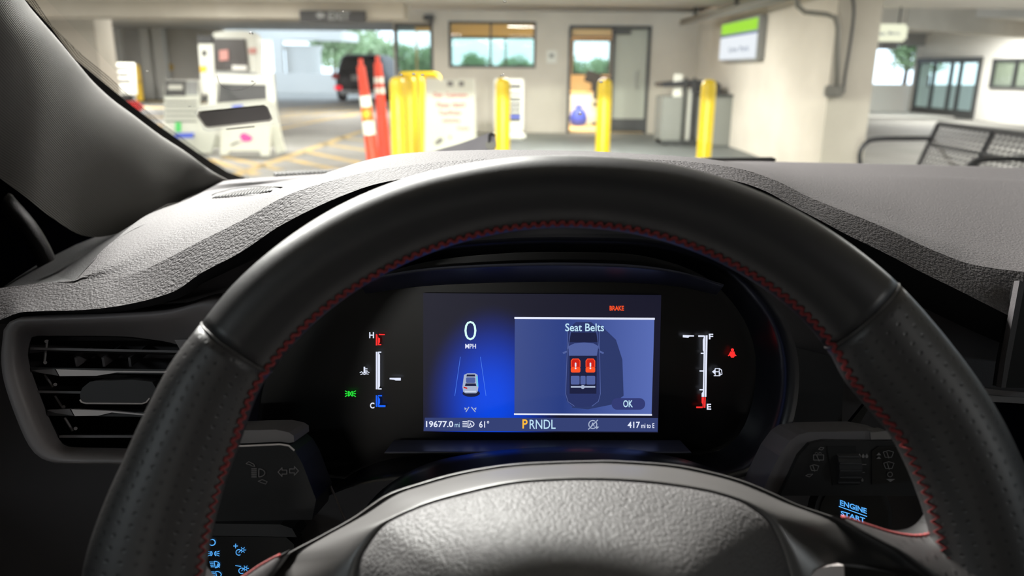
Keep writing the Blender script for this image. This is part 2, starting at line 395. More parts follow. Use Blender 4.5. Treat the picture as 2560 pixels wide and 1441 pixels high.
MW().box((0, 14, -.1), (70, 64, .2)).build('floor', 'floor_concrete', kind='structure')
FLOOR = bpy.data.objects['floor']
MW().box((-1.5, 1.2, 2.42), (33, 26.5, .2)).build('ceiling', 'ceiling_paint', kind='structure')
MW().box((-8, 24, 2.85), (46, 19, .2)).build('ceiling_far', 'ceiling_paint', kind='structure')
MW().box((-10.2, 14.4, 2.31), (16.6, .8, .52)).build('beam_left', 'wall_paint', kind='structure')
MW().box((-8, -12, 1.2), (46, .3, 2.5)).build('wall_back', 'wall_paint', kind='structure')
MW().box((-22, 10, 1.3), (.3, 46, 2.8)).build('wall_left', 'wall_paint', kind='structure')
MW().box((-9.2, 16.3, 1.3), (1.9, .7, 2.9)).build('column_left', 'wall_paint', kind='structure')
o = MW()
o.box((-15.5, 33.2, 1.4), (7.2, .3, 2.9))
o.build('wall_far', 'ceiling_paint', kind='structure')
for i, (px, wd) in enumerate(((372, .35), (405, .42), (304, .3))):
    p = PY(px, 160, 32.4); MW().box((p.x, 32.4, 1.4), (wd, .35, 2.8)).build('column_far', 'white_paint', kind='structure')
# grey walkway slab in front of the office
MW().prism([PZ(1335, 334, .02), PZ(1760, 338, .02), PZ(1905, 396, .02), (3.2, 9.4, .02), (-1.0, 10.2, .02), (-.3, 15.8, .02)], (0, 0, -.03)).build('floor_walkway', 'grey_slab', kind='structure')
# yellow floor paint: two lane lines and hatching, each stroke a piece
def stripe(pts, wd):
    a, b = PZ(*pts[0], .004), PZ(*pts[1], .004); d = (b - a).normalized(); n = Vector((-d.y, d.x, 0)) * wd / 2
    MW().prism([a - n, b - n, b + n, a + n], (0, 0, -.003)).build('stripe', 'stripe_yellow', FLOOR)
for q, wd in ((((560, 447), (910, 326)), .16), (((640, 334), (905, 281)), .16), (((722, 398), (870, 430)), .14), (((763, 379), (930, 413)), .14), (((805, 359), (930, 378)), .14),
              (((847, 343), (940, 355)), .14), (((520, 398), (640, 436)), .14), (((560, 392), (700, 424)), .14), (((690, 307), (890, 290)), .2), (((690, 296), (900, 276)), .2), (((700, 287), (890, 268)), .22),
              (((335, 252), (560, 258)), 1.0), (((330, 268), (500, 272)), .7), (((340, 290), (480, 296)), .4), (((700, 276), (860, 262)), .25), (((340, 310), (460, 318)), .3)):
    stripe(q, wd)

# office front
w1 = rectY(987, 58, 1083, 190, YB); w2 = rectY(1121, 53, 1340, 170, YB); d1 = rectY(1420, 64, 1622, 336, YB)
d1 = (d1[0], d1[1], 0.0, d1[3]); XL, XR = w1[0] - .02, 3.6
wall_with_holes('wall_front', 'Y', YB, .18, XL, XR + .4, 0, 2.32, [w1, w2, d1], 'wall_paint')
wall_with_holes('wall_office_back', 'Y', 19.4, .15, XL, XR + .4, 0, 2.32, [(-1.55, 1.0, 1.14, 2.0), (1.4, 2.35, 1.12, 1.95), (2.5, 3.3, .75, 1.95), (XL + .02, -1.66, .9, 2.1)], 'wood_warm')
MW().box((XL + .08, 17.7, .45), (.16, 3.4, .9)).build('wall_office_end', 'wall_paint', kind='structure')
MW().box((1.0, 17.6, .03), (5.2, 3.4, .04)).build('floor_office', 'wood_warm', kind='structure')
def framed(name, x0, x1, z0, z1, Y, bars, fw, pane_mat, fm='dark_frame', dep=.08):
    r = thing(name, None, None, ((x0 + x1) / 2, Y, z0)); r['kind'] = 'structure'
    b = MW()
    for c, s_ in ((((x0 + x1) / 2, Y, z0 + fw / 2), (x1 - x0, dep, fw)), (((x0 + x1) / 2, Y, z1 - fw / 2), (x1 - x0, dep, fw)),
                  ((x0 + fw / 2, Y, (z0 + z1) / 2), (fw, dep, z1 - z0 - 2 * fw)), ((x1 - fw / 2, Y, (z0 + z1) / 2), (fw, dep, z1 - z0 - 2 * fw))): b.box(c, s_)
    b.build('frame', fm, r)
    xs = [x0 + fw] + list(bars) + [x1 - fw]
    for q in bars: MW().box((q, Y, (z0 + z1) / 2), (fw * .8, dep * .9, z1 - z0 - 2 * fw)).build('mullion', fm, r)
    for a, c in zip(xs, xs[1:]):
        MW().box(((a + c) / 2, Y, (z0 + z1) / 2), (c - a, .006, z1 - z0 - 2 * fw)).build('pane', pane_mat, r)
    return r
framed('window_1', *w1, YB + .05, [], .06, 'booth_glass')
framed('window_2', *w2, YB + .05, [(w2[0] + w2[1]) / 2 - .03], .05, 'booth_glass')
framed('window_3', -1.55, 1.0, 1.14, 2.0, 19.45, [-.2], .06, 'booth_glass')
framed('window_4', 1.4, 2.35, 1.12, 1.95, 19.45, [], .05, 'booth_glass')
framed('window_5', 2.5, 3.3, .75, 1.95, 19.45, [], .05, 'booth_glass')
# doorway with its open leaf at right
dm = PY(1530, 200, YB).x
r = thing('door_1', None, None, ((d1[0] + d1[1]) / 2, YB, 0)); r['kind'] = 'structure'
b = MW()
b.box(((d1[0] + d1[1]) / 2, YB + .04, d1[3] - .03), (d1[1] - d1[0], .14, .06))
for x in (d1[0] + .02, d1[1] - .03, dm): b.box((x, YB + .04, d1[3] / 2 - .03), (.06, .14, d1[3] - .06))
b.build('frame', 'dark_frame', r)
MW().box(((dm + d1[1]) / 2, YB + .05, .16), (d1[1] - dm - .08, .05, .26)).build('kick_plate', 'dark_frame', r)
MW().box(((dm + d1[1]) / 2, YB + .05, (d1[3] + .2) / 2), (d1[1] - dm - .08, .03, d1[3] - .28)).build('pane', 'wall_reflection', r)
b = MW(); hx = d1[1] - .2; b.tube([(hx, YB - .01, .9), (hx - .06, YB - .05, .9), (hx - .06, YB - .05, 1.2), (hx, YB - .01, 1.2)], .012); b.build('handle', 'grey_metal', r)
MW().box((dm + .18, YB - .0, d1[3] - .12), (.3, .06, .07)).build('door_closer', 'dark_frame', r)
# inside the office: seen through the doorway
TX = Vector(((d1[0] + dm) / 2, YB + .07, 1.86))
MW().box(TX + Vector((0, 0, .12)), (dm - d1[0] - .08, .06, .2), bev=.02).build('transom_panel', 'wood_warm', r)
MW().box(TX, (dm - d1[0] - .06, .08, .03)).build('transom_rail', 'dark_frame', r)
t = thing('office_desk', 'wood-fronted office desk seen through the open doorway', 'desk', (1.62, 18.0, .05))
MB().box((0, 0, .7), (1.0, .6, .04), bev=.01).build('desktop', 'wood_warm', t); MB().box((0, -.25, .35), (.95, .03, .66)).build('front_panel', 'sign_white', t)
for s_ in (-.45, .45): MB().box((s_, 0, .34), (.04, .55, .68)).build('leg', 'wood_warm', t)
t = thing('computer_monitor', 'dark monitor tilted on the office desk inside the doorway', 'monitor', (1.78, 17.95, .77))
MB().box((0, 0, .3), (.34, .04, .26), bev=.01, rot=Matrix.Rotation(.3, 3, 'Y')).build('screen', 'black_plastic', t); MB().box((0, .03, .09), (.05, .04, .18)).build('stand', 'black_plastic', t); MB().box((0, 0, .01), (.2, .16, .02)).build('foot', 'black_plastic', t)
t = thing('blue_bag', 'bright blue plastic bag slumped in front of the office desk', 'bag', (1.42, 17.2, .06))
MB().lathe([(.02, 0), (.16, .02), (.2, .15), (.15, .3), (.06, .38), (.09, .44)], n=14).build('sack', 'blue_bag', t, True); MB().lathe([(.05, .36), (.055, .39)], n=10).build('tie', 'sign_white', t)
t = thing('office_chair', 'dark office chair beside the blue bag inside the doorway', 'chair', (1.95, 17.3, .05))
MB().box((0, 0, .46), (.45, .45, .07), bev=.03).build('seat', 'black_plastic', t); MB().box((.02, .22, .8), (.42, .06, .5), bev=.03).build('backrest', 'black_plastic', t)
MB().tube([(0, 0, .08), (0, 0, .44)], .025).build('column', 'grey_metal', t)
b = MB(); [b.tube([(0, 0, .1), (.26 * math.cos(k * 1.2566), .26 * math.sin(k * 1.2566), .03)], .02, 6) for k in range(5)]; b.build('base', 'black_plastic', t)
p = PY(1379, 142, YB - .004)
t = thing('wall_notice', 'small white paper notice on the wall between window and doorway', 'notice', p); MB().box((0, 0, 0), (.2, .006, .24)).build('sheet', 'sign_white', t); MB().box((0, -.004, .02), (.08, .004, .07)).build('print', 'print_grey', t)

# right wall, running toward the car, and its broad end
YE = 9.1
MW().box((XR + .25, (YE + YB) / 2, 1.16), (.5, YB - YE, 2.32)).build('wall_right', 'wall_paint', kind='structure')
# lit box sign on that wall
y0, y1 = PX(1803, 100, XR - .12).y, PX(1893, 100, XR - .12).y
z1 = PX(1850, 52, XR - .12).z; z0 = PX(1850, 148, XR - .12).z; zm = PX(1850, 86, XR - .12).z; ym = (y0 + y1) / 2
t = thing('wall_sign', 'lit wall box sign with green top and white lower face', 'sign', (XR - .06, ym, z0))
MW().box((XR - .06, ym, (z0 + z1) / 2), (.12, y0 - y1 + .06, z1 - z0 + .05), bev=.02).build('housing', 'grey_metal', t)
MW().box((XR - .125, ym, (zm + z1) / 2 + .012), (.02, y0 - y1 - .06, z1 - zm - .04), bev=.008).build('green_panel', 'sign_glow_green', t)
MW().box((XR - .122, ym, zm), (.02, y0 - y1, .02)).build('blue_strip', 'sign_blue', t)
MW().box((XR - .125, ym, (z0 + zm) / 2 - .005), (.02, y0 - y1, zm - z0 - .02), bev=.008).build('white_panel', 'sign_glow_white', t)
for wd_, xa, xb, yo in (('Lime', 1822, 1843, 0), ('Park', 1849, 1872, -2.4)): Print(Plane((XR - .136, ym, z0), (-1, 0, 0)), .0).text(wd_, xa, 118 + yo, xb, 131 + yo, .01, slope=-.09).build('lettering', 'sign_print', t)
# pipes and conduit on the end of the right wall
b = thing('conduit', 'grey conduit pipe bending down the end of the wall to a junction box', 'pipe', (3.9, YE - .05, .9))
def pend(x, y, o_=.05): return PY(x, y, YE - o_)
MW().tube([pend(1990, -20), pend(1993, 14), pend(2012, 30), pend(2068, 36), pend(2088, 44), pend(2094, 70), pend(2092, 215)], .028, 8).build('pipe', 'pipe_grey', b, True)
c = pend(2085, 228); MW().box((c.x, c.y + .01, c.z), (.2, .09, .13), bev=.015).build('junction_box', 'pipe_grey', b)
t = thing('black_cable', 'dark cable hanging down the wall end beside the conduit', 'cable', (4.1, YE - .05, 1.0))
MW().tube(curve3([pend(2124, -30), pend(2134, 10), pend(2132, 60), pend(2122, 130), pend(2112, 190), pend(2108, 232)], 20), .016, 6).build('cable', 'dark_frame', t, True)
t = thing('ceiling_pipe', 'grey pipe slung under the ceiling toward the right wall', 'pipe', PY(1850, 10, 11.5))
MW().tube([PY(1706, 54, 14.6), PY(2010, -20, 9.6)], .05, 10).build('pipe', 'pipe_grey', t, True)
MW().tube([PY(1700, 62, 14.7), PY(1960, 0, 10.2)], .022, 8).build('conduit', 'grey_metal', t, True)
for f_ in (.15, .55): 
    q = PY(1706, 54, 14.6).lerp(PY(2010, -20, 9.6), f_); MW().box((q.x, q.y, q.z + .08), (.05, .05, .22)).build('hanger', 'dark_frame', t)
t = thing('security_camera', 'small dark camera bracket at the top corner of the left window', 'camera', PY(1070, 45, YB - .1))
MW().box(PY(1072, 44, YB - .15), (.22, .24, .1), bev=.03).build('housing', 'dark_frame', t); MW().box(PY(1078, 55, YB - .06), (.06, .16, .1)).build('bracket', 'dark_frame', t)

# bollards
def bollard(loc, label, group='yellow bollards before the office'):
    t = thing('bollard', label, 'bollard', loc, group=group)
    MB().lathe([(.084, 0), (.084, 1.04), (.08, 1.075), (.066, 1.105), (.04, 1.122), (.0, 1.128)], n=24).build('post', 'bollard_yellow', t, 40)
    MB().lathe([(.1, 0), (.1, .012), (.086, .02)], n=24).build('collar', 'grey_metal', t)
    return t
YBO = 9.0
bl = [(1257, 'yellow bollard in front of the small menu stand'), (1509, 'yellow bollard before the open office doorway'), (1766, 'yellow bollard in front of the grey cart'),
      (995, 'thick yellow bollard beside the orange posts, first of its cluster'), (1026, 'yellow bollard in the middle of the cluster left of the white sign'), (1048, 'yellow bollard tight against the white sign with red text')]
bx = PY(1257, 300, YBO); B0 = bollard((bx.x, YBO, 0), bl[0][1])
for px, lb in bl[1:]:
    Y = {995: 9.0, 1026: 10.4, 1048: 11.0}.get(px, YBO); p = PY(px, 300, Y); dup(B0, (p.x, Y, 0), label=lb)
# bent yellow rail above the cluster
t = thing('yellow_rail', 'bent yellow pipe rail over the top of the bollard cluster', 'rail', PY(1040, 190, 11.4))
MW().tube(curve3([PY(1000, 188, 11.4), PY(1060, 187, 11.4), PY(1088, 188, 11.4), PY(1096, 196, 11.4), PY(1097, 212, 11.4)], 16), .045, 10).build('pipe', 'bollard_yellow', t, True)
for px in (1006, 1062):
    a = PY(px, 190, 11.4); MW().tube([(a.x, a.y, 0), a], .03, 8).build('post', 'bollard_yellow', t)

# orange delineator posts
def delineator(px, py0, Y, label, bands, lean=0.0, deep=False):
    p = PY(px, 380, Y); t = thing('delineator_post', label, 'traffic post', (p.x, Y, 0), group='orange delineator posts')
    top = PY(px, py0, Y).z; r0, r1 = .085, .05
    rad = lambda z: r0 + (r1 - r0) * z / top
    q = lambda z: (lean * z, 0, z)
    cuts = sorted({.06, top} | {z for b_ in bands for z in b_[:2]})
    for a, c in zip(cuts, cuts[1:]):
        bm_ = next((b_[2] for b_ in bands if b_[0] <= a + 1e-6 and b_[1] >= c - 1e-6), None)
        nm = 'reflective_band' if bm_ else 'post'
        e = .004 if bm_ else 0
        o = MB().tube([q(a), q(c)], [rad(a) + e, rad(c) + e], 18).build(nm, bm_ or 'orange_plastic', t, 40)
        if bm_ == 'white_sheet': o['label'] = 'white reflective band'
    z = top; MB().tube([q(z), (lean * z, 0, z + .09)], [.03, .025], 12).build('handle', 'orange_plastic', t)
    MB().box((0, 0, .03), (.4, .4, .06), bev=.02).build('base', 'rubber', t); return t, p
t, p = delineator(934, 166, 9.8, 'nearer orange delineator with two white bands and an amber reflector', [(.42, .585, 'white_sheet'), (.585, .76, 'orange_deep'), (.76, .89, 'white_sheet')], -.09)
MB().lathe([(.0, 0), (.05, .0), (.045, .02), (0, .025)], n=14).build('reflector', 'amber', t); r_ = bpy.context.collection.objects[-1]
r_.rotation_euler = (math.radians(90), 0, 0); r_.location = (-.06, -.07, .67)
delineator(962, 158, 10.4, 'farther orange delineator with two narrow white bands near its top', [(.9, .98, 'white_sheet'), (1.03, 1.11, 'white_sheet')], -.04)

# free-standing signs
def board(t, X0, X1, Z0, Z1, m, th=.03, y=0.0, name='board', lean=0.0):
    return MB().box(((X0 + X1) / 2, y, (Z0 + Z1) / 2), (X1 - X0, th, Z1 - Z0), bev=min(.03, th * .45), rot=None).build(name, m, t)
def px_thing(name, label, cat, x, y, Y): p = PY(x, y, Y); return thing(name, label, cat, (p.x, Y, 0))
# white A-frame with red text beside the bollards
Y = 10.2; X0, X1, _, Z1 = rectY(1062, 196, 1190, 380, Y); xc = (X0 + X1) / 2; wd = X1 - X0
t = thing('sandwich_board', 'white A-frame sign with red text between yellow bollards', 'sign', (xc, Y, 0))
b = MB(); zt = Z1; b.prism([(-wd / 2, -.18, .0), (-wd / 2 + .1, -.18, 0), (-wd / 2 + .12, -.17, .07), (wd / 2 - .12, -.17, .07), (wd / 2 - .1, -.18, 0), (wd / 2, -.18, 0), (wd / 2 - .02, 0, zt), (.12, 0, zt), (.1, -.01, zt - .05), (-.1, -.01, zt - .05), (-.12, 0, zt), (-wd / 2 + .02, 0, zt)], (0, .03, 0)); b.build('front_panel', 'sign_white', t)
b = MB(); b.prism([(-wd / 2, .34, 0), (wd / 2, .34, 0), (wd / 2 - .02, .06, zt - .02), (-wd / 2 + .02, .06, zt - .02)], (0, .03, 0)); b.build('rear_panel', 'sign_white', t)
pl = Plane((xc, Y - .18, 0), (0, -zt, .18))
for tx, q in (('Dear Customers', (1084, 231, 1168, 243)), ('Please return', (1092, 256, 1163, 269)), ('Taxi/Rider', (1096, 276, 1155, 288)), ('vehicles', (1105, 296, 1150, 306)), ('Thanks', (1142, 317, 1172, 325))):
    ws = tx.split(); tot = len(tx); k0 = 0
    for w_ in ws:
        xa = q[0] + (q[2] - q[0]) * k0 / tot; xb = q[0] + (q[2] - q[0]) * (k0 + len(w_)) / tot; k0 += len(w_) + 1
        Print(pl, .004).text(w_, xa, q[1], xb, q[3], .015).build('lettering', 'sign_red', t)
Print(pl, .004).rect(1118, 203, 1133, 216).build('print', 'print_grey', t); Print(pl, .004).rect(1147, 203, 1160, 216).build('print', 'print_grey', t)
Print(pl, .004).poly([(1085, 358), (1098, 344), (1108, 346), (1106, 356), (1092, 364)]).build('sticker', 'print_grey', t); Print(pl, .004).rect(1122, 340, 1128, 347).build('sticker', 'print_grey', t)
# small black menu stand behind the second bollard
Y = 14.0; X0, X1, Z0, Z1 = rectY(1236, 206, 1309, 312, Y); xc = (X0 + X1) / 2; wd = X1 - X0
t = thing('menu_stand', 'small white-framed stand with dark printed board behind the bollard', 'sign', (xc, Y, 0))
MB().box((0, 0, (Z1 + .12) / 2 + .06), (wd, .05, Z1 - .12), bev=.02).build('frame', 'sign_white', t)
MB().box((0, -.03, (Z1 + .3) / 2), (wd - .1, .012, Z1 - .38)).build('board', 'sign_dark', t)
b = MB(); b.box((0, -.05, .09), (wd + .08, .3, .16), bev=.05); b.build('base', 'sign_white', t)
MB().box((.1, -.04, Z1 - .2), (.24, .006, .2), bev=.002).build('round_emblem', 'sign_white', t)
for k in range(6): MB().box((.1 * (k % 2) * .3 + .08, -.04, .42 + .08 * k), (.26, .006, .03)).build('text_line', 'sign_white' if k != 0 else 'print_blue', t)

# left group: white kiosk with a screen
Y = 20.0; X0, X1, _, Z1 = rectY(494, 77, 645, 240, Y); xc = (X0 + X1) / 2; wd = X1 - X0
t = thing('payment_kiosk', 'tall white kiosk with rounded top corner and dark screen at left', 'kiosk', (xc, Y, 0))
q = lambda x, y, Y_=Y: PY(x, y, Y_) - Vector((xc, Y, 0))
arc = [(612 + 30 * math.sin(math.radians(a)), 107 - 30 * math.cos(math.radians(a))) for a in (0, 22, 45, 68, 90)]
P4 = [q(x, y) for x, y in [(532, 82), (560, 77)] + arc + [(641, 250), (640, 289), (532, 288)]]
P4 = [Vector((p.x, p.y, 0 if p.z < .15 else p.z)) for p in P4]
MB().prism(P4, (0, .5, 0)).build('cabinet', 'sign_white', t)
MB().prism([q(x, y, Y - .06) for x, y in ((495, 110), (533, 110), (539, 235), (505, 235))], (0, .3, 0)).build('side_cabinet', 'sign_white', t)
MB().prism([q(x, y, Y - .08) for x, y in ((492, 88), (531, 90), (531, 106), (494, 106))], (0, .3, 0)).build('green_header', 'sign_dark', t)
MB().prism([q(x, y, Y - .05) for x, y in ((534, 96), (612, 97), (621, 175), (538, 175))], (0, .04, 0)).build('screen', 'screen_dark', t)
MB().prism([q(x, y, Y - .08) for x, y in ((548, 126), (570, 124), (571, 150), (549, 152))], (0, .03, 0)).build('picture', 'pale_red', t)
MB().prism([q(x, y, Y - .08) for x, y in ((580, 163), (617, 164), (617, 176), (580, 175))], (0, .03, 0)).build('card_slot', 'white_paint', t)
MB().prism([q(x, y, Y - .04) for x, y in ((538, 178), (640, 182), (640, 206), (538, 206))], (0, .03, 0)).build('keypad_panel', 'grey_metal', t)
MB().prism([q(x, y, Y - .07) for x, y in ((505, 126), (516, 126), (516, 140), (505, 140))], (0, .02, 0)).build('button', 'sign_dark', t)
MB().prism([q(x, y, Y - .07) for x, y in ((500, 165), (516, 165), (516, 180), (500, 180))], (0, .02, 0)).build('sticker', 'post_yellow', t)
MB().prism([q(x, y, Y - .04) for x, y in ((622, 120), (640, 120), (641, 134), (622, 134))], (0, .03, 0)).build('red_band', 'pale_red', t)
# dark framed A-frame behind the white one
Y = 14.2; t = px_thing('sandwich_board', 'tall A-frame sign with dark grey board and pale posts behind the white one', 'sign', 610, 250, Y); o_ = Vector(t.location)
q = lambda x, y, Y_=Y: PY(x, y, Y_) - o_
MB().prism([q(x, y) for x, y in ((548, 210), (668, 212), (672, 340), (540, 340))], (0, .04, 0)).build('board', 'sign_dark', t)
MB().prism([q(x, y, Y - .03) for x, y in ((664, 182), (682, 182), (696, 342), (672, 342))], (0, .1, 0)).build('post', 'sign_white', t)
MB().prism([q(x, y, Y - .03) for x, y in ((524, 196), (540, 196), (540, 342), (516, 342))], (0, .1, 0)).build('post', 'sign_white', t)
MB().prism([q(x, y, Y - .03) for x, y in ((540, 184), (664, 190), (664, 211), (540, 208))], (0, .06, 0)).build('header', 'sign_white', t)
# large white A-frame and the smaller one with a pink flower in front
Y = 11.4; t = px_thing('sandwich_board', 'large white plastic A-frame seen behind the small dark toll tag', 'sign', 590, 380, Y); o_ = Vector(t.location)
q = lambda x, y, Y_=Y: PY(x, y, Y_) - o_
MB().prism([q(500, 262), q(672, 248), q(685, 256), q(712, 378), q(690, 386), q(676, 330), q(540, 340), q(526, 384), q(486, 384)], (0, .05, 0)).build('front_panel', 'sign_white', t)
MB().prism([q(510, 260, Y + .35), q(675, 252, Y + .35), q(690, 368, Y + .5), q(505, 372, Y + .5)], (0, .04, 0)).build('rear_panel', 'sign_white', t)
MB().prism([q(x, y, Y - .02) for x, y in ((580, 264), (606, 262), (606, 272), (580, 274))], (0, .01, 0)).build('print', 'print_blue', t)
Y = 10.9; t = px_thing('sandwich_board', 'small white A-frame with a pink flower print on its front', 'sign', 612, 388, Y); o_ = Vector(t.location)
q = lambda x, y, Y_=Y: PY(x, y, Y_) - o_
MB().prism([q(556, 306), q(672, 302), q(676, 312), q(672, 390), q(652, 390), q(650, 378), q(570, 378), q(568, 388), q(550, 388), q(552, 316)], (0, .06, 0)).build('front_panel', 'sign_white', t)
MB().prism([q(560, 308, Y + .3), q(668, 304, Y + .3), q(668, 376, Y + .4), q(556, 376, Y + .4)], (0, .04, 0)).build('rear_panel', 'sign_white', t)
b = MB(); b.prism([q(x, y, Y - .02) for x, y in ((598, 340), (608, 332), (622, 338), (632, 346), (624, 354), (606, 354))], (0, .015, 0)); b.build('flower_print', 'sign_pink', t)
b = MB(); b.prism([q(x, y, Y - .02) for x, y in ((575, 362), (590, 354), (604, 356), (592, 359), (578, 366))], (0, .015, 0)); b.build('stem_print', 'print_grey', t)
# striped notice board at far left
Y = 11.5; t = px_thing('sandwich_board', 'white A-frame with dark header and rows of printed lines beside pillar trim', 'sign', 452, 372, Y); o_ = Vector(t.location)
q = lambda x, y, Y_=Y: PY(x, y, Y_) - o_
MB().prism([q(412, 200), q(498, 200), q(494, 382), q(408, 382)], (0, .05, 0)).build('front_panel', 'sign_white', t)
MB().prism([q(x, y, Y - .02) for x, y in ((412, 202), (463, 202), (463, 240), (412, 240))], (0, .015, 0)).build('header_print', 'sign_dark', t)
MB().prism([q(x, y, Y - .03) for x, y in ((420, 212), (456, 212), (456, 224), (420, 224))], (0, .015, 0)).build('header_text', 'sign_white', t)
MB().prism([q(x, y, Y - .02) for x, y in ((466, 203), (494, 203), (494, 238), (466, 238))], (0, .015, 0)).build('header_emblem', 'grey_metal', t)
for y in (252, 263, 276, 288, 301): MB().prism([q(x, yy, Y - .02) for x, yy in ((412, y), (492, y), (492, y + 4), (412, y + 4))], (0, .012, 0)).build('text_line', 'print_grey', t)
MB().prism([q(x, y, Y - .02) for x, y in ((438, 306), (452, 306), (452, 330), (438, 330))], (0, .012, 0)).build('green_mark', 'print_green', t)
MB().prism([q(x, y, Y - .02) for x, y in ((436, 334), (484, 332), (484, 345), (436, 346))], (0, .012, 0)).build('blue_bar', 'print_blue', t)
MB().prism([q(410, 210, Y + .5), q(490, 210, Y + .5), q(490, 380, Y + .6), q(410, 380, Y + .6)], (0, .04, 0)).build('rear_panel', 'sign_white', t)
# far white notice and yellow post
Y = 26; t = px_thing('notice_board', 'far white notice board left of the thin yellow post', 'sign', 310, 240, Y); o_ = Vector(t.location)
q = lambda x, y, Y_=Y: PY(x, y, Y_) - o_
MB().prism([q(x, y) for x, y in ((278, 156), (336, 158), (342, 236), (290, 236))], (0, .06, 0)).build('board', 'sign_white', t)
for (x0, x1, y) in ((284, 328, 166), (290, 326, 198), (296, 322, 182)): MB().prism([q(x, yy, Y - .03) for x, yy in ((x0, y), (x1, y), (x1, y + 6), (x0, y + 6))], (0, .03, 0)).build('text_line', 'print_grey', t)
for x in (296, 336): b = MB(); b.tube([q(x, 236), (q(x, 236).x, .03, 0)], .03, 8); b.build('leg', 'grey_metal', t)
p = PY(350, 245, 29); t = thing('post', 'thin yellow post standing right of the far white notice', 'post', (p.x, 29, 0)); z = PY(343, 162, 29).z
MB().lathe([(.13, 0), (.13, z - .1), (.1, z), (0, z + .02)], n=16).build('pole', 'post_yellow', t, 40); MB().lathe([(.2, 0), (.2, .03), (.13, .05)], n=16).build('base', 'rubber', t)
MB().box((0, 0, z * .55), (.27, .27, .06), bev=.01).build('band', 'stripe_yellow', t)
t = px_thing('round_sign', 'small yellow round sign fixed to the far grey wall', 'sign', 424, 168, 32.9); c = PY(424, 168, 32.95) - Vector(t.location)
MB().tube([c, c + Vector((0, -.05, 0))], .16, 20).build('disc', 'post_yellow', t); MB().tube([c + Vector((0, .1, 0)), c], .04, 8).build('bracket', 'grey_metal', t)
# exit sign on the beam
Y = 13.93; X0, X1, Z0, Z1 = rectY(750, 27, 915, 56, Y); t = thing('exit_sign', 'dark hanging exit sign on the beam, arrow to the left', 'sign', ((X0 + X1) / 2, Y, Z0))
MW().box(((X0 + X1) / 2, Y, (Z0 + Z1) / 2), (X1 - X0, .06, Z1 - Z0), bev=.01).build('board', 'sign_dark', t)
pl = Plane((0, Y - .032, 0), (0, -1, 0))
Print(pl, .002).text('EXIT', 821, 29, 875, 50, .03, slope=.01).build('lettering', 'grey_metal', t)
Print(pl, .002).poly([(788, 37), (802, 27), (802, 33), (812, 33), (812, 43), (802, 43), (802, 49)]).build('arrow', 'grey_metal', t)

# vehicles
def body(levels, n=40, e=.28):
    out = []
    for z, hw, y0, y1 in levels:
        yc, hl = (y0 + y1) / 2, (y1 - y0) / 2; r_ = []
        for k in range(n):
            a = k / n * math.tau; c_, s_ = math.cos(a), math.sin(a)
            r_.append(Vector((hw * math.copysign(abs(c_) ** e, c_), yc + hl * math.copysign(abs(s_) ** e, s_), z)))
        out.append(r_)
    return out
def wheels(t, hw, ya, yb, r):
    for x in (-hw + .1, hw - .1):
        for y in (ya, yb):
            o = MB().tube([(x - .11, y, r), (x + .11, y, r)], r, 24).build('wheel', 'rubber', t, 40)
            MB().tube([(x - .12, y, r), (x + .12, y, r)], r * .6, 16).build('hub', 'grey_metal', o, 40)
p = PY(893, 250, 30.6); t = thing('car', 'black car seen from behind, leaving beyond the orange posts', 'car', (p.x, 31, 0), math.radians(-6))
hw = 1.06
MB().rings(body([(.28, .98, 0, 4.7), (.45, 1.05, -.05, 4.8), (.85, hw, -.06, 4.8), (1.02, 1.04, .0, 4.6), (1.1, 1.0, .04, 3.9)])).build('lower_body', 'black_paint', t, 35)
MB().rings(body([(1.08, .99, .03, 3.6), (1.4, .9, .12, 3.0), (1.66, .8, .25, 2.6), (1.76, .7, .4, 2.4), (1.79, .5, .6, 2.2)])).build('cabin', 'black_paint', t, 35)
MB().prism([(-.78, .0, 1.14), (.78, .0, 1.14), (.66, .1, 1.58), (-.66, .1, 1.58)], (0, .08, 0)).build('rear_window', 'car_glass', t)
for s_ in (-1, 1):
    MB().box((s_ * .9, -.03, .95), (.26, .14, .2), bev=.03).build('tail_light_housing', 'red_print', t)
    MB().box((s_ * .8, -.07, .52), (.3, .08, .16), bev=.03).build('tail_light', 'tail_red', t)
MB().box((0, -.08, .9), (.5, .04, .2), bev=.01).build('number_plate', 'grey_metal', t)
MB().box((0, -.07, .36), (1.3, .1, .12), bev=.02).build('bumper_strip', 'grey_metal', t)
MB().box((-.5, -.09, .36), (.45, .06, .16), bev=.04).build('bumper_reflection_plate', 'chrome', t)
wheels(t, hw, .9, 3.8, .36)
# white car behind the pillar trim: seen from its side, tail to the right
t = thing('car', 'white car with red tail light, mostly hidden behind the black pillar trim', 'car', (-4.95, 9.6, 0), math.radians(90))
MB().rings(body([(.25, .85, .05, 4.5), (.5, .9, 0, 4.6), (.72, .9, .02, 4.6), (.86, .86, .1, 4.5), (.92, .8, .3, 4.3)])).build('lower_body', 'white_car', t, 35)
MB().rings(body([(.9, .8, .7, 3.6), (1.15, .74, 1.0, 3.2), (1.38, .64, 1.35, 2.8), (1.42, .5, 1.5, 2.6)])).build('cabin', 'white_car', t, 35)
for s_ in (-1, 1):
    MB().box((s_ * .78, .06, .7), (.3, .2, .16), bev=.05).build('tail_light', 'red_print', t)
MB().prism([(.76, 1.3, .96), (.76, 3.0, .96), (.68, 2.7, 1.32), (.68, 1.6, 1.32)], (.03, 0, 0)).build('side_window', 'car_glass', t)
MB().prism([(-.76, 1.3, .96), (-.76, 3.0, .96), (-.68, 2.7, 1.32), (-.68, 1.6, 1.32)], (-.03, 0, 0)).build('side_window', 'car_glass', t)
wheels(t, .9, .9, 3.7, .32)

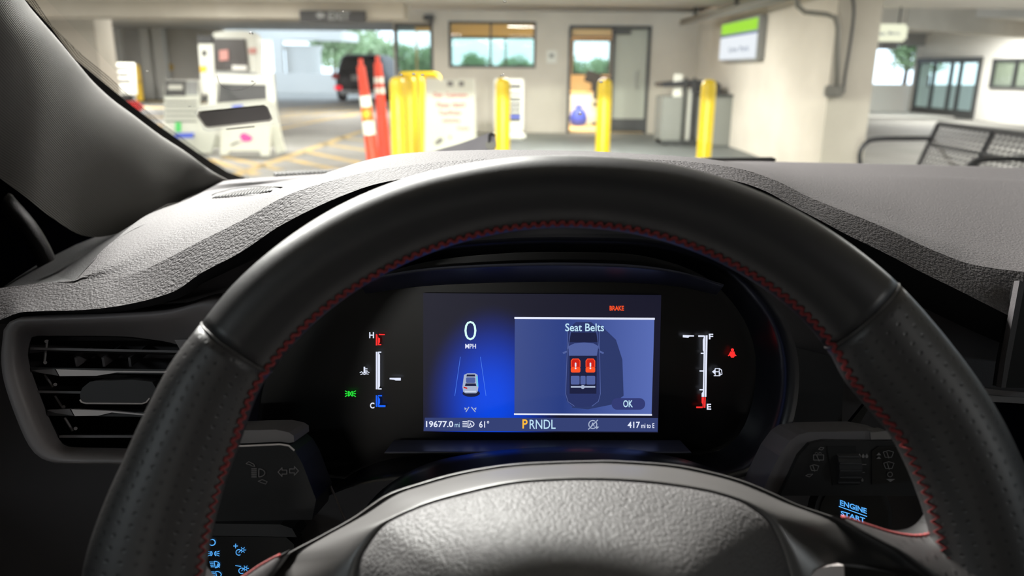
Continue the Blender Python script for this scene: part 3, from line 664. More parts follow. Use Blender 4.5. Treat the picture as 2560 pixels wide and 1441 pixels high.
# outside, beyond the far edge
MW().box((-8, 42.2, .5), (26, .3, 1.0)).build('parapet_far', 'outdoor_concrete', kind='structure')
p = PY(762, 200, 46); MW().lathe([(1.0, 0), (1.0, 2.2), (1.15, 2.5)], (p.x, 46, 0), 32).build('column_outside', 'outdoor_concrete', smooth=40, kind='structure')
a = PY(650, 100, 47); c = PY(868, 100, 47); MW().box(((a.x + c.x) / 2 - 2, 48, 3.1), (c.x - a.x + 4, 5, .5)).build('beam_outside', 'outdoor_concrete', kind='structure')
p = PY(655, 150, 44.5); MW().box((p.x + .8, 45, 1.4), (.5, .5, 2.8)).build('column_outside', 'outdoor_concrete', kind='structure')
def tree(x, y, h, r, label, n=1500, base=0.0):
    t = thing('tree', label, 'tree', (x, y, base)); rn = random.Random(int(x * 100) + 5)
    b = MB(); b.tube([(0, 0, 0), (.05, 0, h * .45), (0, .05, h * .8)], [.14, .1, .04], 8)
    for k in range(5): a = k * 1.26; b.tube([(0, 0, h * (.35 + .06 * k)), (r * .6 * math.cos(a), r * .6 * math.sin(a), h * (.6 + .05 * k))], [.05, .02], 6)
    b.build('trunk', 'trunk', t, True)
    b = MB(); cl = [(rn.uniform(-1, 1) * r * .6, rn.uniform(-1, 1) * r * .6, h * rn.uniform(.45, .85), r * rn.uniform(.35, .6)) for _ in range(9)]
    for k in range(n):
        cx, cy, cz, cr = cl[k % 9]; d = Vector((rn.gauss(0, 1), rn.gauss(0, 1), rn.gauss(0, 1))).normalized() * cr * rn.uniform(.5, 1)
        c = Vector((cx, cy, cz)) + d; u_ = Vector((rn.gauss(0, 1), rn.gauss(0, 1), rn.gauss(0, 1))).normalized(); v_ = u_.orthogonal().normalized(); s_ = r * .09
        b.add([c - u_ * s_, c + v_ * s_ * .5, c + u_ * s_, c - v_ * s_ * .5], [(0, 1, 2, 3)])
    b.build('foliage', 'leaf', t, kind='stuff'); return t
for px, Y, h, r, lb in ((835, 50, 4.2, 2.2, 'pale green tree just left of the black car roof'), (925, 58, 3.6, 2.6, 'pale green tree beyond the black car'),
                        (1000, 46, 2.6, 1.6, 'green tree seen through the left office window'), (1080, 44.5, 2.5, 1.3, 'green tree seen through the corner of the left office window'),
                        (1190, 47, 2.0, 1.2, 'green tree seen through the left half of the sliding window'), (1300, 49, 2.0, 1.3, 'green tree seen through the right half of the sliding window'),
                        (1440, 46, 2.0, 1.1, 'green tree seen through the left pane of the doorway window'), (1510, 49, 2.0, 1.1, 'green tree seen through the narrow doorway window'),
                        (2265, 40, 3.6, 1.7, 'green tree beyond the parapet beside the sliding glass doors')):
    p = PY(px, 170, Y); tree(p.x, Y, h, r, lb)

# ------------------------------------------------------------------ right-hand side: lobby front, bench
XF = 12.7
dr = [PX(x, 200, XF).y for x in (2290, 2448)]; yn = 17.0
z_t = PX(2400, 143, XF).z
MW().box((XF + .2, (yn + dr[1]) / 2 - 0, 1.2), (.35, dr[1] - yn, 2.4)).build('wall_lobby', 'white_paint', kind='structure')
MW().box((XF + .2, (dr[0] + dr[1]) / 2, (z_t + 2.4) / 2), (.35, dr[0] - dr[1], 2.4 - z_t)).build('wall_lobby_header', 'white_paint', kind='structure')
MW().box((XF + .2, dr[0] + .12, 1.2), (.4, .24, 2.4)).build('column_lobby', 'white_paint', kind='structure')
r = thing('door_2', None, None, (XF, (dr[0] + dr[1]) / 2, 0)); r['kind'] = 'structure'
L_ = dr[0] - dr[1]
b = MW(); b.box((XF, (dr[0] + dr[1]) / 2, z_t - .08), (.14, L_, .16)); b.box((XF, (dr[0] + dr[1]) / 2, .06), (.12, L_, .12))
for f_ in (0.02, .3, .58, .72, .98): b.box((XF, dr[0] - L_ * f_, z_t / 2), (.1, .07, z_t))
b.build('frame', 'dark_frame', r)
for a_, c_ in ((.02, .3), (.3, .58), (.58, .72), (.72, .98)):
    MW().box((XF, dr[0] - L_ * (a_ + c_) / 2, z_t / 2), (.012, L_ * (c_ - a_) - .07, z_t - .3)).build('pane', 'booth_glass', r)
    MW().box((XF, dr[0] - L_ * (a_ + c_) / 2, .17), (.06, L_ * (c_ - a_) - .07, .12)).build('kick_rail', 'dark_frame', r)
for f_ in (.27, .61): MW().box((XF - .08, dr[0] - L_ * f_, 1.0), (.05, .04, .35)).build('handle', 'dark_frame', r)
wy0, wy1 = PX(2482, 190, XF).y, PX(2600, 190, XF).y; wz0, wz1 = PX(2520, 218, XF).z, PX(2520, 150, XF).z
r = thing('window_6', None, None, (XF, (wy0 + wy1) / 2, wz0)); r['kind'] = 'structure'
MW().box((XF + .01, (wy0 + wy1) / 2, (wz0 + wz1) / 2), (.03, wy0 - wy1, wz1 - wz0)).build('pane', 'door_glass', r)
b = MW(); b.box((XF - .01, (wy0 + wy1) / 2, wz1), (.08, wy0 - wy1 + .1, .08)); b.box((XF - .01, (wy0 + wy1) / 2, wz0), (.08, wy0 - wy1 + .1, .06))
for f_ in (0, .5, 1): b.box((XF - .01, wy0 - (wy0 - wy1) * f_, (wz0 + wz1) / 2), (.08, .08, wz1 - wz0))
b.build('frame', 'dark_frame', r)
a = PY(2150, 245, 25.7); zp = PY(2230, 211, 25.7).z
MW().box((19, 25.8, zp / 2), (20, .25, zp)).build('parapet_right', 'white_paint', kind='structure')
a = PY(2262, 72, 16.4); c = PY(2640, 92, 20.4)
d_ = Vector((c.x - a.x, c.y - a.y, 0)); m_ = (a + c) / 2; g_ = math.atan2(d_.y, d_.x)
b = MW(); b.box((m_.x, m_.y + .25, a.z + .3), (d_.length + .2, .4, .6), rz=g_); b.box(((4.1 + a.x) / 2, a.y + .2, a.z + .3), (a.x - 4.1, .4, .6))
b.build('beam_right', 'wall_paint', kind='structure')
MW().box((9.5, 22.5, 2.52), (10, 9, .2)).build('ceiling_lobby', 'ceiling_paint', kind='structure')
MW().box((10.6, 25.2, 2.3), (10, .4, .5)).build('beam_lobby', 'grey_metal', kind='structure')
MW().box((21.5, 4, 1.2), (.3, 24, 2.6)).build('wall_far_right', 'wall_paint', kind='structure')
MW().box((8.5, 24.2, .02), (8.6, 3.2, .03)).build('floor_lobby_walk', 'white_paint', kind='structure')
Y = 14.2; X0, X1, Z0, Z1 = rectY(2160, 60, 2266, 104, Y); t = thing('lit_sign', 'bright cream lit hanging sign at right with two faint words', 'sign', ((X0 + X1) / 2, Y, Z0))
MW().box(((X0 + X1) / 2, Y, (Z0 + Z1) / 2), (X1 - X0, .14, Z1 - Z0), bev=.04).build('face', 'sign_glow_cream', t)
Print(Plane((0, Y - .071, 0), (0, -1, 0)), .004).text('Garage | Marina', 2182, 78, 2250, 90, .01).build('lettering', 'sign_print', t)
for x in (X0 + .15, X1 - .15): MW().tube([(x, Y, Z1), (x, Y, 2.32)], .015, 6).build('hanger', 'dark_frame', t)
X0, X1, Z0, Z1 = rectY(2164, 107, 2244, 123, Y); t = thing('sign', 'small dark sign plate hanging just below the bright cream sign', 'sign', ((X0 + X1) / 2, Y, Z0))
MW().box(((X0 + X1) / 2, Y, (Z0 + Z1) / 2), (X1 - X0, .05, Z1 - Z0), bev=.01).build('plate', 'sign_dark', t)
Print(Plane((0, Y - .027, 0), (0, -1, 0)), .004).text('EXIT', 2174, 111, 2206, 119, .01).build('lettering', 'grey_metal', t)
for x in (X0 + .1, X1 - .1): MW().tube([(x, Y, Z1), (x, Y, Z1 + .03)], .01, 6).build('hanger', 'dark_frame', t)
t = px_thing('wall_pipe', 'thin reddish pipe running down beside the wall end', 'pipe', 2158, 200, 13.0)
MW().tube([PY(2168, 130, 13.0), PY(2164, 180, 13.0), PY(2150, 250, 13.0)], .035, 8).build('pipe', 'red_print', t, True); c = PY(2147, 252, 13.0); MW().box(c, (.12, .08, .14), bev=.02).build('outlet', 'red_print', t)
# bench with perforated metal back, along the lane at right
t = thing('bench', 'long black metal bench with perforated back and loop armrests', 'bench', (3.35, 6.0, 0))
def bn(x, y, z): return Vector((x, y, z))
ya, yb = 6.6, 3.5; xb = 3.45; xs_ = 2.98
zs = .43; zb = .80
MW().tube([bn(xb + .12, ya, zb), bn(xb + .12, yb, zb)], .022, 10).build('top_rail', 'bench_black', t, True)
MW().tube([bn(xb + .06, ya, zb - .17), bn(xb + .06, yb, zb - .17)], .016, 8).build('middle_rail', 'bench_black', t, True)
MW().tube([bn(xs_, ya, zs), bn(xs_, yb, zs)], .022, 10).build('seat_rail', 'bench_black', t, True)
nseg = 4
for k in range(nseg + 1):
    y = ya + (yb - ya) * k / nseg
    MW().tube([bn(xb + .12, y, zb), bn(xb, y, zs), bn(xb - .1, y, zs - .03), bn(xs_, y, zs)], .024, 8).build('back_post', 'bench_black', t, True)
    if k % 2 == 0: MW().tube(curve3([bn(xb + .07, y, zb - .12), bn(xs_ + .1, y, zb - .13), bn(xs_ - .01, y, zb - .17), bn(xs_ - .04, y, zb - .26), bn(xs_ - .02, y, zs)], 16), .02, 8).build('armrest', 'bench_black', t, True)
    if k in (0, nseg): MW().tube([bn(xb - .05, y, zs), bn(xb + .1, y, 0)], .024, 8).build('leg', 'bench_black', t); MW().tube([bn(xs_ + .05, y, zs), bn(xs_, y, 0)], .024, 8).build('leg', 'bench_black', t)
    if k < nseg:
        y1_ = ya + (yb - ya) * (k + 1) / nseg
        b = MW()
        for j in range(9):
            f0 = j / 9; p0 = bn(xb + .12, 0, zb).lerp(bn(xb, 0, zs + .03), f0 + .02); p1 = bn(xb + .12, 0, zb).lerp(bn(xb, 0, zs + .03), f0 + .075)
            b.prism([bn(p0.x, y - .03, p0.z), bn(p0.x, y1_ + .03, p0.z), bn(p1.x, y1_ + .03, p1.z), bn(p1.x, y - .03, p1.z)], (.004, 0, 0))
        for j in range(12):
            yy = y + (y1_ - y) * (j + .5) / 12; b.prism([bn(xb + .118, yy - .012, zb), bn(xb + .118, yy + .012, zb), bn(xb, yy + .012, zs + .03), bn(xb, yy - .012, zs + .03)], (.004, 0, 0))
        b.build('back_panel', 'bench_mesh', t)
        b = MW()
        for j in range(10): x_ = xs_ + (xb - xs_) * j / 10; b.box((x_ + .025, (y + y1_) / 2, zs), (.036, abs(y1_ - y) - .05, .006))
        b.build('seat_panel', 'bench_mesh', t)

# grey two-box cart with a dark curved top
Y = 13.2; t = px_thing('utility_cart', 'grey utility cart with two boxes under a curved dark top', 'cart', 1735, 340, Y); o_ = Vector(t.location)
q = lambda x, y, Y_=Y: PY(x, y, Y_) - o_
MB().prism([q(1655, 208), q(1700, 203), q(1745, 200), q(1790, 203), q(1803, 212), q(1799, 252), q(1790, 252), q(1788, 218), q(1745, 232), q(1728, 230), q(1730, 212), q(1700, 216), q(1657, 218)], (0, .7, 0)).build('canopy', 'bench_black', t)
zf = lambda x: q(x, 330).x
MB().box(((zf(1652) + zf(1702)) / 2, .3, .42), (zf(1702) - zf(1652), .7, .78), bev=.02).build('left_box', 'bin_grey', t)
MB().box(((zf(1738) + zf(1840)) / 2, .2, .42), (zf(1836) - zf(1738), .8, .80), bev=.02).build('right_box', 'bin_grey', t)
MB().box(((zf(1738) + zf(1840)) / 2, .2, .84), (zf(1840) - zf(1736), .84, .04), bev=.01).build('box_lid', 'dark_frame', t)
MB().box((zf(1690), .1, .62), (.14, .1, 1.1), bev=.01).build('panel_post', 'sign_white', t)
for x in (1706, 1728): MB().box((zf(x), .0, .58), (.05, .06, 1.08), bev=.01).build('post', 'dark_frame', t)
MB().box((zf(1718), .05, .5), (.09, .05, .9), bev=.01).build('ladder_rail', 'sign_white', t)
MB().box(((zf(1652) + zf(1740)) / 2, .15, .07), (zf(1740) - zf(1652), .6, .06)).build('deck', 'dark_frame', t)
for x in (1662, 1690, 1760, 1820):
    for y_ in (-.05, .45): MB().tube([(zf(x) - .02, y_, .05), (zf(x) + .02, y_, .05)], .05, 12).build('wheel', 'rubber', t)

# ------------------------------------------------------------------ the car we sit in: shell
HZ, HY, BZ, BY = 1.46, .20, 1.04, 1.08          # windshield header and base
WS = Plane((0, BY, BZ), Vector((0, HZ - BZ, BY - HY)) * -1)
def shell():
    t = thing('car_roof', 'pale grey car headliner above the windshield, seen from the seat', 'car roof', (.35, -.6, 1.45))
    b = MW(); rows = [[Vector((x, y, z)) for x in (-.26, .0, .35, .7, .96)] for y, z in ((.2, 1.455), (.0, 1.50), (-.6, 1.53), (-1.4, 1.5), (-2.2, 1.38))]
    rows = [[p - Vector((0, 0, .03 * ((p.x - .35) / .6) ** 2)) for p in r_] for r_ in rows]
    b.rings(rows, close=False); b.build('headliner', 'headliner', t, True)
    b = MW(); rows = [[p + Vector((0, 0, .03)) for p in r_] for r_ in rows]; b.rings(rows, close=False); b.build('roof_skin', 'black_paint', t, True)
    t = thing('side_trim', 'dark driver door and window behind the pillar trim at left', 'car side', (-.47, .0, .4))
    MW().box((-.50, 0, .66), (.06, 2.4, .72), bev=.02).build('door_panel', 'panel_dark', t)
    MW().prism([(-.48, .35, 1.0), (-.48, -1.2, 1.0), (-.37, -1.1, 1.46), (-.36, .2, 1.46)], (-.006, 0, 0)).build('window', 'side_glass', t)
    MW().prism([(-.485, 1.2, .98), (-.485, .34, .98), (-.365, .19, 1.46), (-.36, .1, 1.48), (-.37, .35, 1.44)], (-.02, 0, 0)).build('quarter_panel', 'navy_dark', t)
    MW().tube(curve3([PD(-40, 440, .70), PD(10, 500, .70), PD(70, 570, .70), PD(110, 640, .70), PD(125, 690, .70)], 14), .008, 8).build('window_trim', 'dash_soft_shaded', t, True)
    q = [PD(118, 508, .63), PD(150, 514, .63), PD(195, 524, .63)]
    MW().tube([q[0].lerp(q[1], .0), q[1], q[2]], [.004, .0075, .003], 8).build('mirror_knob', 'gloss_black', t, True)
    MW().tube(curve3([PD(108, 520, .635), PD(140, 530, .632), PD(196, 526, .635)], 8), .0012, 6).build('knob_rim', 'bezel', t, True)
    for a, c in (((-8, 374), (18, 378)), ((42, 424), (78, 429)), ((96, 467), (127, 473))):
        MW().tube([PD(*a, .6), PD(*c, .6)], .0009, 6).build('window_glint', 'satin_silver', t)  # glints in the side window, put in as thin silver strips
    t = thing('side_trim', 'passenger door and window on the far side of the car', 'car side', (1.19, .0, .4))
    MW().box((1.2, -.25, .68), (.06, 1.9, .72), bev=.02).build('door_panel', 'panel_dark', t)
    MW().prism([(1.18, .8, 1.04), (1.18, -1.2, 1.04), (1.06, -1.1, 1.42), (1.04, .2, 1.42)], (.006, 0, 0)).build('window', 'side_glass', t)
    t = thing('rear_bulkhead', 'dark rear end of the car cabin behind the seats', 'car body', (.35, -2.2, .3))
    MW().box((.35, -2.25, .65), (1.5, .05, .7)).build('tailgate_trim', 'panel_dark', t); MW().box((.35, -.6, .3), (1.5, 3.2, .04)).build('floor_mat', 'dash_soft_shaded', t)
    t = thing('car_hood', 'black car hood outside, below the windshield', 'car hood', (.35, 1.5, .9))
    b = MW(); b.rings([[Vector((x, y, z - .02 * ((x - .35) / .75) ** 2)) for x in (-.4, -.2, .1, .35, .6, .9, 1.1)] for y, z in ((1.14, 1.035), (1.4, 1.025), (1.7, 1.0), (1.95, .978), (2.11, .962), (2.12, .955), (1.90, .952), (1.89, .5))], close=False)
    b.build('hood_panel', 'black_paint', t, True)
    for x in (-.35, .95):
        MW().prism([(x - .2, 1.90, .936), (x + .2, 1.90, .936), (x + .2, 2.10, .9246), (x - .2, 2.10, .9246)], (0, 0, .006)).build('beam_cutoff_plate', 'black_plastic', t)  # unseen plate added above each lamp to cut its beam off level
shell()
# windshield with its printed edge, film and marks
t = thing('windshield', 'clear car windshield with dotted black edge and water marks', 'windshield', (.35, .64, 1.25))
q = [(-.40, BY, BZ), (1.14, BY, BZ), (1.03, HY, HZ), (-.33, HY, HZ)]
MW().add(q, [(0, 1, 2, 3)]).build('pane', 'windshield_glass', t)
sealR = [(-30, -150), (63, -2), (130, 72), (187, 147), (267, 213), (333, 267), (400, 317), (500, 387), (567, 430), (640, 456), (760, 470)]
sealL = [(-60, -150), (40, -2), (100, 60), (150, 130), (215, 215), (280, 275), (350, 330), (440, 400), (520, 455), (600, 490), (760, 500)]
fritR = [(5, -150), (88, 0), (133, 67), (205, 136), (272, 190), (338, 252), (404, 306), (504, 379), (569, 425), (642, 452), (760, 466)]
def strip(A, B, m, name, parent, lift, uv=None):
    b = MW(); a_ = [WS.at(x, y, lift) for x, y in A]; c_ = [WS.at(x, y, lift) for x, y in B]
    b.rings([a_, c_], close=False)
    if uv:
        L = [0]
        for p, r_ in zip(a_, a_[1:]): L.append(L[-1] + (r_ - p).length)
        b.uv = [(l / uv[0], 0) for l in L] + [(l / uv[0], uv[1]) for l in L]
    return b.build(name, m, parent)
strip(sealL, sealR, 'seal', 'seal_strip', t, .004)
strip(sealR, fritR, 'frit_dots', 'dotted_edge', t, .003, (.0024, 4))
b = Print(WS, .002); b.line([(540 + 0 * k, 0) for k in range(0)] or [(543, 190), (547, 206), (560, 219), (580, 226), (602, 225), (625, 217), (640, 206)], 1.6); b.build('suction_mark', 'grey_metal', t)
t = thing('toll_tag', 'dark rounded toll tag on clear film stuck low on the windshield', 'tag', WS.at(590, 292, .002))
Print(WS, .002).poly([(486, 282), (494, 268), (668, 250), (684, 258), (700, 306), (690, 312), (520, 330), (508, 326)]).build('clear_film', 'film', t)
b = Print(WS, .004); b.poly([(498, 290), (500, 283), (508, 280), (655, 266), (664, 268), (668, 274), (677, 294), (672, 299), (522, 316), (514, 314)]); b.build('dark_plate', 'tag_dark', t)
Print(WS, .003).poly([(492, 290), (497, 278), (660, 262), (670, 268), (682, 298), (674, 304), (519, 321), (511, 317)]).build('pale_edge', 'sign_white', t)
Print(WS, .004).poly([(565, 322), (636, 315), (637, 318), (566, 325)]).build('slot_line', 'seal', t)
wm = mat('water', (255, 255, 255), .0); nodes(wm)[1].inputs['Transmission Weight'].default_value = 1; nodes(wm)[1].inputs['IOR'].default_value = 1.33
for i, (x, y, r_, lb) in enumerate(((628, 84, 5, 'over the kiosk top'), (368, 178, 4, 'beside the thin yellow post'), (631, 204, 5, 'below the kiosk screen'), (474, 268, 4, 'beside the toll tag top corner'), (484, 341, 4, 'low beside the pillar'),
                                     (1262, 4, 4, 'high above the sliding window'), (1003, 188, 5, 'on the first cluster bollard top'), (1034, 186, 5, 'on the middle cluster bollard top'), (1056, 188, 5, 'on the last cluster bollard top'),
                                     (1256, 190, 6, 'on the bollard top before the menu stand'), (1503, 206, 5, 'on the bollard top before the doorway'), (1450, 286, 7, 'over the blue bag'), (858, 29, 3, 'over the exit sign'), (964, 270, 3, 'over the farther orange post'))):
    c = WS.at(x, y, -.001); rr = r_ * .8 / FPX * .85
    t = MW().rings([[c + Vector((rr * s_ * math.cos(k / 10 * math.tau), rr * s_ * math.sin(k / 10 * math.tau) * .9, rr * s_ * math.sin(k / 10 * math.tau) * -.43)) + WS.n * -h * rr for k in range(10)] for s_, h in ((1, 0), (.9, .3), (.55, .55), (.1, .65))]).build('water_droplet', 'water', None, True)
    me = t.data; [setattr(v, 'co', v.co - c) for v in me.vertices]; t.location = c
    tag(t, 'tiny clear water droplet on the windshield, ' + lb, 'droplet', 'droplets on the windshield')
# things lying at the foot of the windshield, outside
t = thing('windshield_wiper', 'black wiper blade tip resting at the foot of the windshield', 'wiper', PD(1860, 400, 1.15))
MW().tube([PD(1720, 401, 1.15), PD(1780, 400.5, 1.15), PD(1930, 400, 1.15), PD(1939, 400, 1.15)], [.0035, .0042, .0042, .002], 10).build('blade', 'wiper_black', t, True)
MW().tube([PD(1700, 408, 1.15), PD(1930, 405, 1.15)], .0022, 6).build('rubber_edge', 'rubber', t)
t = thing('windshield_wiper', 'pale grey tapered wiper arm with white hooked tip behind the dash crest', 'wiper', PD(1160, 365, 1.15))
MW().prism([PD(x, y, 1.15) for x, y in ((1060, 392), (1090, 376), (1140, 362), (1190, 345), (1222, 332), (1238, 336), (1241, 362), (1232, 374), (1214, 384), (1150, 395))], FW * .012).build('arm', 'pale_plastic', t)
MW().prism([PD(x, y, 1.145) for x, y in ((1213, 357), (1220, 354), (1238, 356), (1240, 365), (1232, 374), (1224, 375), (1215, 368))], FW * .004).build('hook_tip', 'sign_white', t)
MW().prism([PD(x, y, 1.144) for x, y in ((1222, 334), (1227, 335), (1225, 356), (1220, 357))], FW * .004).build('slot', 'seal', t)
MW().prism([PD(x, y, 1.144) for x, y in ((1227, 330), (1239, 337), (1238, 340), (1226, 336))], FW * .004).build('clip', 'seal', t)
t = thing('cowl_grille', 'black ribbed cowl strip at the foot of the windshield at left', 'grille', PD(750, 440, 1.12))
for k in range(16): MW().box(PD(690 + 10 * k, 440 - .55 * k, 1.12), (.0035, .03, .008), rz=.4).build('rib', 'wiper_black', t)
MW().prism([PD(640, 446, 1.13), PD(860, 434, 1.13), PD(860, 446, 1.13), PD(640, 458, 1.13)], FW * .03).build('base_strip', 'pale_plastic', t)

# ------------------------------------------------------------------ left pillar trim
t = thing('pillar_trim', 'ribbed grey fabric windshield pillar trim rising at left', 'trim', PD(250, 350, .62))
Rr = [(-10, -110, .50), (60, 0, .545), (100, 50, .57), (143, 100, .60), (187, 153, .63), (233, 207, .665), (283, 253, .695), (333, 290, .725), (400, 340, .77), (467, 383, .81), (533, 430, .86), (580, 455, .91)]
Mm = [(-90, -80, .43), (-20, 40, .475), (30, 110, .50), (75, 170, .53), (120, 225, .56), (170, 280, .595), (225, 328, .63), (285, 372, .67), (350, 412, .715), (420, 445, .765), (490, 462, .82), (560, 457, .90)]
Ll = [(-300, 0, .45), (-240, 150, .46), (-180, 260, .48), (-100, 350, .50), (-20, 430, .52), (60, 490, .54), (130, 545, .58), (210, 590, .64), (290, 585, .69), (380, 540, .74), (450, 505, .80), (548, 458, .895)]
rows = [[PD(*p) for p in c_] for c_ in (Rr, Mm, Ll)]
edge = [PD(x - 5, y + 4, d + .05) for x, y, d in Rr]
rows = [curve3(r_, 60) for r_ in [edge] + rows]
MW().rings(cr_rows(rows, [2, 8, 8]), close=False).build('fabric_cover', 'pillar_fabric', t, True)

# ------------------------------------------------------------------ dashboard
D = thing('dashboard', 'dark grained car dashboard with raised hood over the instruments', 'dashboard', PD(1400, 600, .55))
xsL = frange(-150, 2700, 190)
def deeper(c_, k): return [(x, y, d + k) for x, y, d in c_]
crease = [(-150, 735, .47), (0, 722, .47), (120, 708, .465), (200, 703, .46), (265, 703, .455), (350, 680, .45), (425, 645, .445), (500, 605, .44), (600, 555, .435), (725, 487, .43), (850, 447, .43), (950, 425, .43), (1075, 408, .43), (1250, 396, .43), (1430, 393, .43), (1600, 398, .43), (1720, 405, .435), (1840, 421, .44), (1932, 449, .45), (2023, 494, .455), (2115, 531, .46), (2206, 568, .465), (2344, 632, .47), (2435, 664, .475), (2560, 682, .48), (2700, 690, .48)]
lipA = [(-150, 800, .47), (0, 800, .465), (30, 788, .46), (60, 780, .46), (194, 776, .455), (272, 769, .45), (340, 757, .447), (437, 728, .442), (500, 685, .44), (600, 632, .436), (700, 565, .433), (850, 492, .43), (950, 458, .43), (1075, 438, .43), (1250, 425, .43), (1430, 420, .43), (1600, 424, .43), (1720, 432, .433), (1840, 453, .437), (1909, 476, .44), (1977, 513, .445), (2046, 549, .45), (2115, 586, .455), (2206, 630, .46), (2298, 678, .465), (2390, 723, .468), (2481, 769, .472), (2527, 792, .475), (2700, 860, .48)]
under = [(-150, 808, .49), (0, 806, .49), (30, 798, .49), (194, 784, .495), (425, 747, .505), (500, 712, .505), (600, 665, .505), (700, 620, .50), (800, 575, .50), (1000, 520, .50), (1430, 490, .50), (1700, 510, .50), (1840, 540, .50), (2046, 645, .50), (2298, 765, .51), (2481, 850, .515), (2700, 930, .52)]
mid = [(186, 703, .476), (260, 662, .487), (350, 617, .505), (450, 568, .52), (560, 525, .53), (700, 472, .535), (800, 440, .54), (900, 414, .54), (1000, 395, .54), (1100, 386, .54), (1250, 381, .54), (1430, 382, .54), (1600, 388, .54), (1700, 394, .54), (1800, 408, .55), (1900, 430, .56), (2000, 462, .57), (2150, 512, .58), (2300, 552, .59), (2560, 590, .6), (2700, 600, .6)]
crest = [(186, 703, .477), (283, 606, .545), (400, 552, .60), (500, 517, .63), (600, 494, .645), (720, 464, .65), (820, 431, .65), (900, 405, .645), (950, 393, .64), (1000, 385, .635), (1100, 378, .63), (1250, 375, .62), (1430, 377, .62), (1600, 385, .62), (1700, 391, .63), (1800, 402, .66), (1900, 418, .70), (2000, 434, .73), (2150, 446, .76), (2300, 450, .78), (2560, 462, .8), (2700, 465, .8)]
base = [(186, 702, .478), (300, 588, .565), (367, 538, .63), (457, 503, .71), (520, 472, .80), (560, 453, .88), (650, 445, .90), (740, 439, .91), (820, 434, .91), (950, 425, .90), (1100, 415, .90), (1430, 408, .90), (1700, 405, .91), (1850, 403, .94), (2000, 406, .94), (2300, 412, .94), (2560, 420, .94), (2700, 424, .94)]
xsR = frange(186, 2700, 170)
# top pad
def nudge(c1, c2, f): return [a.lerp(b_, f) for a, b_ in zip(c1, c2)]
crease = deeper(crease, .016); lipA = deeper(lipA, -.004)
cT = row(crease, xsR); mT = row(mid, xsR); kT = row(crest, xsR); bT = row(base, xsR); dT = [p + Vector((0, .03, -.05)) for p in bT]
topb = MW().rings(cr_rows([cT, nudge(cT, mT, .3), mT, kT, nudge(kT, bT, .3), bT], 5) + [dT], close=False)
DT = BVHTree.FromPolygons([tuple(v) for v in topb.v], topb.f)
topb.build('top_pad', 'dash_leather', D, True)
# lip
cL = row(crease, xsL); aL = row(lipA, xsL); uL = row(under, xsL)
rnd = [p + FW * .012 - UP * .003 for p in aL]
MW().rings(cr_rows([nudge(cL, aL, -.02), nudge(cL, aL, .04), nudge(cL, aL, .5), nudge(cL, aL, .92), aL], 3), close=False).build('hood_lip', 'dash_leather', D, True)
MW().rings([aL, rnd, uL], close=False).build('hood_underside', 'panel_dark', D, True)
# left end
E1 = [(-150, 735, .486), (0, 723, .486), (120, 709, .481), (186, 703, .476), (233, 653, .508), (283, 603, .55), (333, 560, .60), (367, 538, .63), (417, 510, .68), (457, 503, .71), (500, 480, .76), (555, 453, .87)]
E2 = [(-150, 730, .62), (0, 724, .69), (50, 690, .70), (105, 655, .72), (150, 632, .74), (190, 612, .76), (240, 592, .78), (290, 575, .79), (340, 555, .80), (400, 530, .83), (460, 500, .87), (556, 456, .92)]
MW().rings(cr_rows([[PD(*p) for p in E1], [PD(*p).lerp(PD(*q_), .5) - Vector((0, 0, .004)) for p, q_ in zip(E1, E2)], [PD(*p) for p in E2]], 4), close=False).build('end_panel', 'dash_soft_shaded', D, True)
# face below the lip
low = [[PD(x, max(y, hermite([q_[0] for q_ in under], [q_[1] for q_ in under], x)) , d) for x in xsL] for y, d in ((0, .505), (960, .515), (1180, .53), (1441, .55), (1800, .58))]
MW().rings([uL] + low[1:], close=False).build('lower_face', 'dash_plastic', D, True)
# the pad and face run on to the passenger side
ends = [r_[-1] for r_ in [low[4], low[3], low[2], low[1], uL, aL, cL]] + [r_[-1] for r_ in (mT, kT, bT, dT)]
MW().rings([ends, [Vector((1.165, p.y, p.z)) for p in ends]], close=False).build('passenger_pad', 'dash_leather', D, 40)
# speaker / defroster grille let into the pad
def onpad(x, y, lift=.0008):
    r_ = ray(x, y).normalized(); h = DT.ray_cast(CAM, r_)
    return h[0] - r_ * lift
go = [(528, 497), (531, 489), (540, 484), (575, 475), (610, 470), (650, 467), (685, 468), (704, 470), (690, 474), (660, 482), (640, 487), (600, 491), (560, 494)]
G_ = thing('dash_grille', 'leaf-shaped ribbed grille let into the dash pad by the pillar', 'grille', onpad(610, 482))
g = [onpad(x, y) for x, y in go]; MW().prism(g, FW * .004).build('recess', 'panel_dark', G_)
MW().tube(g[1:8], .0009, 6).build('rim', 'seal', G_, True)
for k in range(19):
    f_ = (k + .5) / 19; xa = 532 + 150 * f_; top_y = 489 - 21 * math.sin(min(1, f_ * 1.15) * math.pi / 2); bot_y = 496 - 16 * f_ ** 1.5
    a, c = onpad(xa - 3, bot_y, .002), onpad(xa + 12, top_y + 1, .002); m_ = onpad(xa + 3, (bot_y + top_y) / 2 + .6, .002)
    MW().tube([a, m_, c], .0011, 6).build('rib', 'dash_soft_shaded', G_, True)
# seam strip on the dark face at right
MW().prism([PD(x, y, .495) for x, y in ((2118, 1066), (2170, 1002), (2182, 1004), (2146, 1066))], FW * .004).build('gap_strip', 'gloss_black', D)
MW().prism([PD(x, y, .50) for x, y in ((1870, 840), (2110, 900), (2100, 1180), (1880, 1190))], FW * .004).build('inner_panel', 'panel_dark', D)
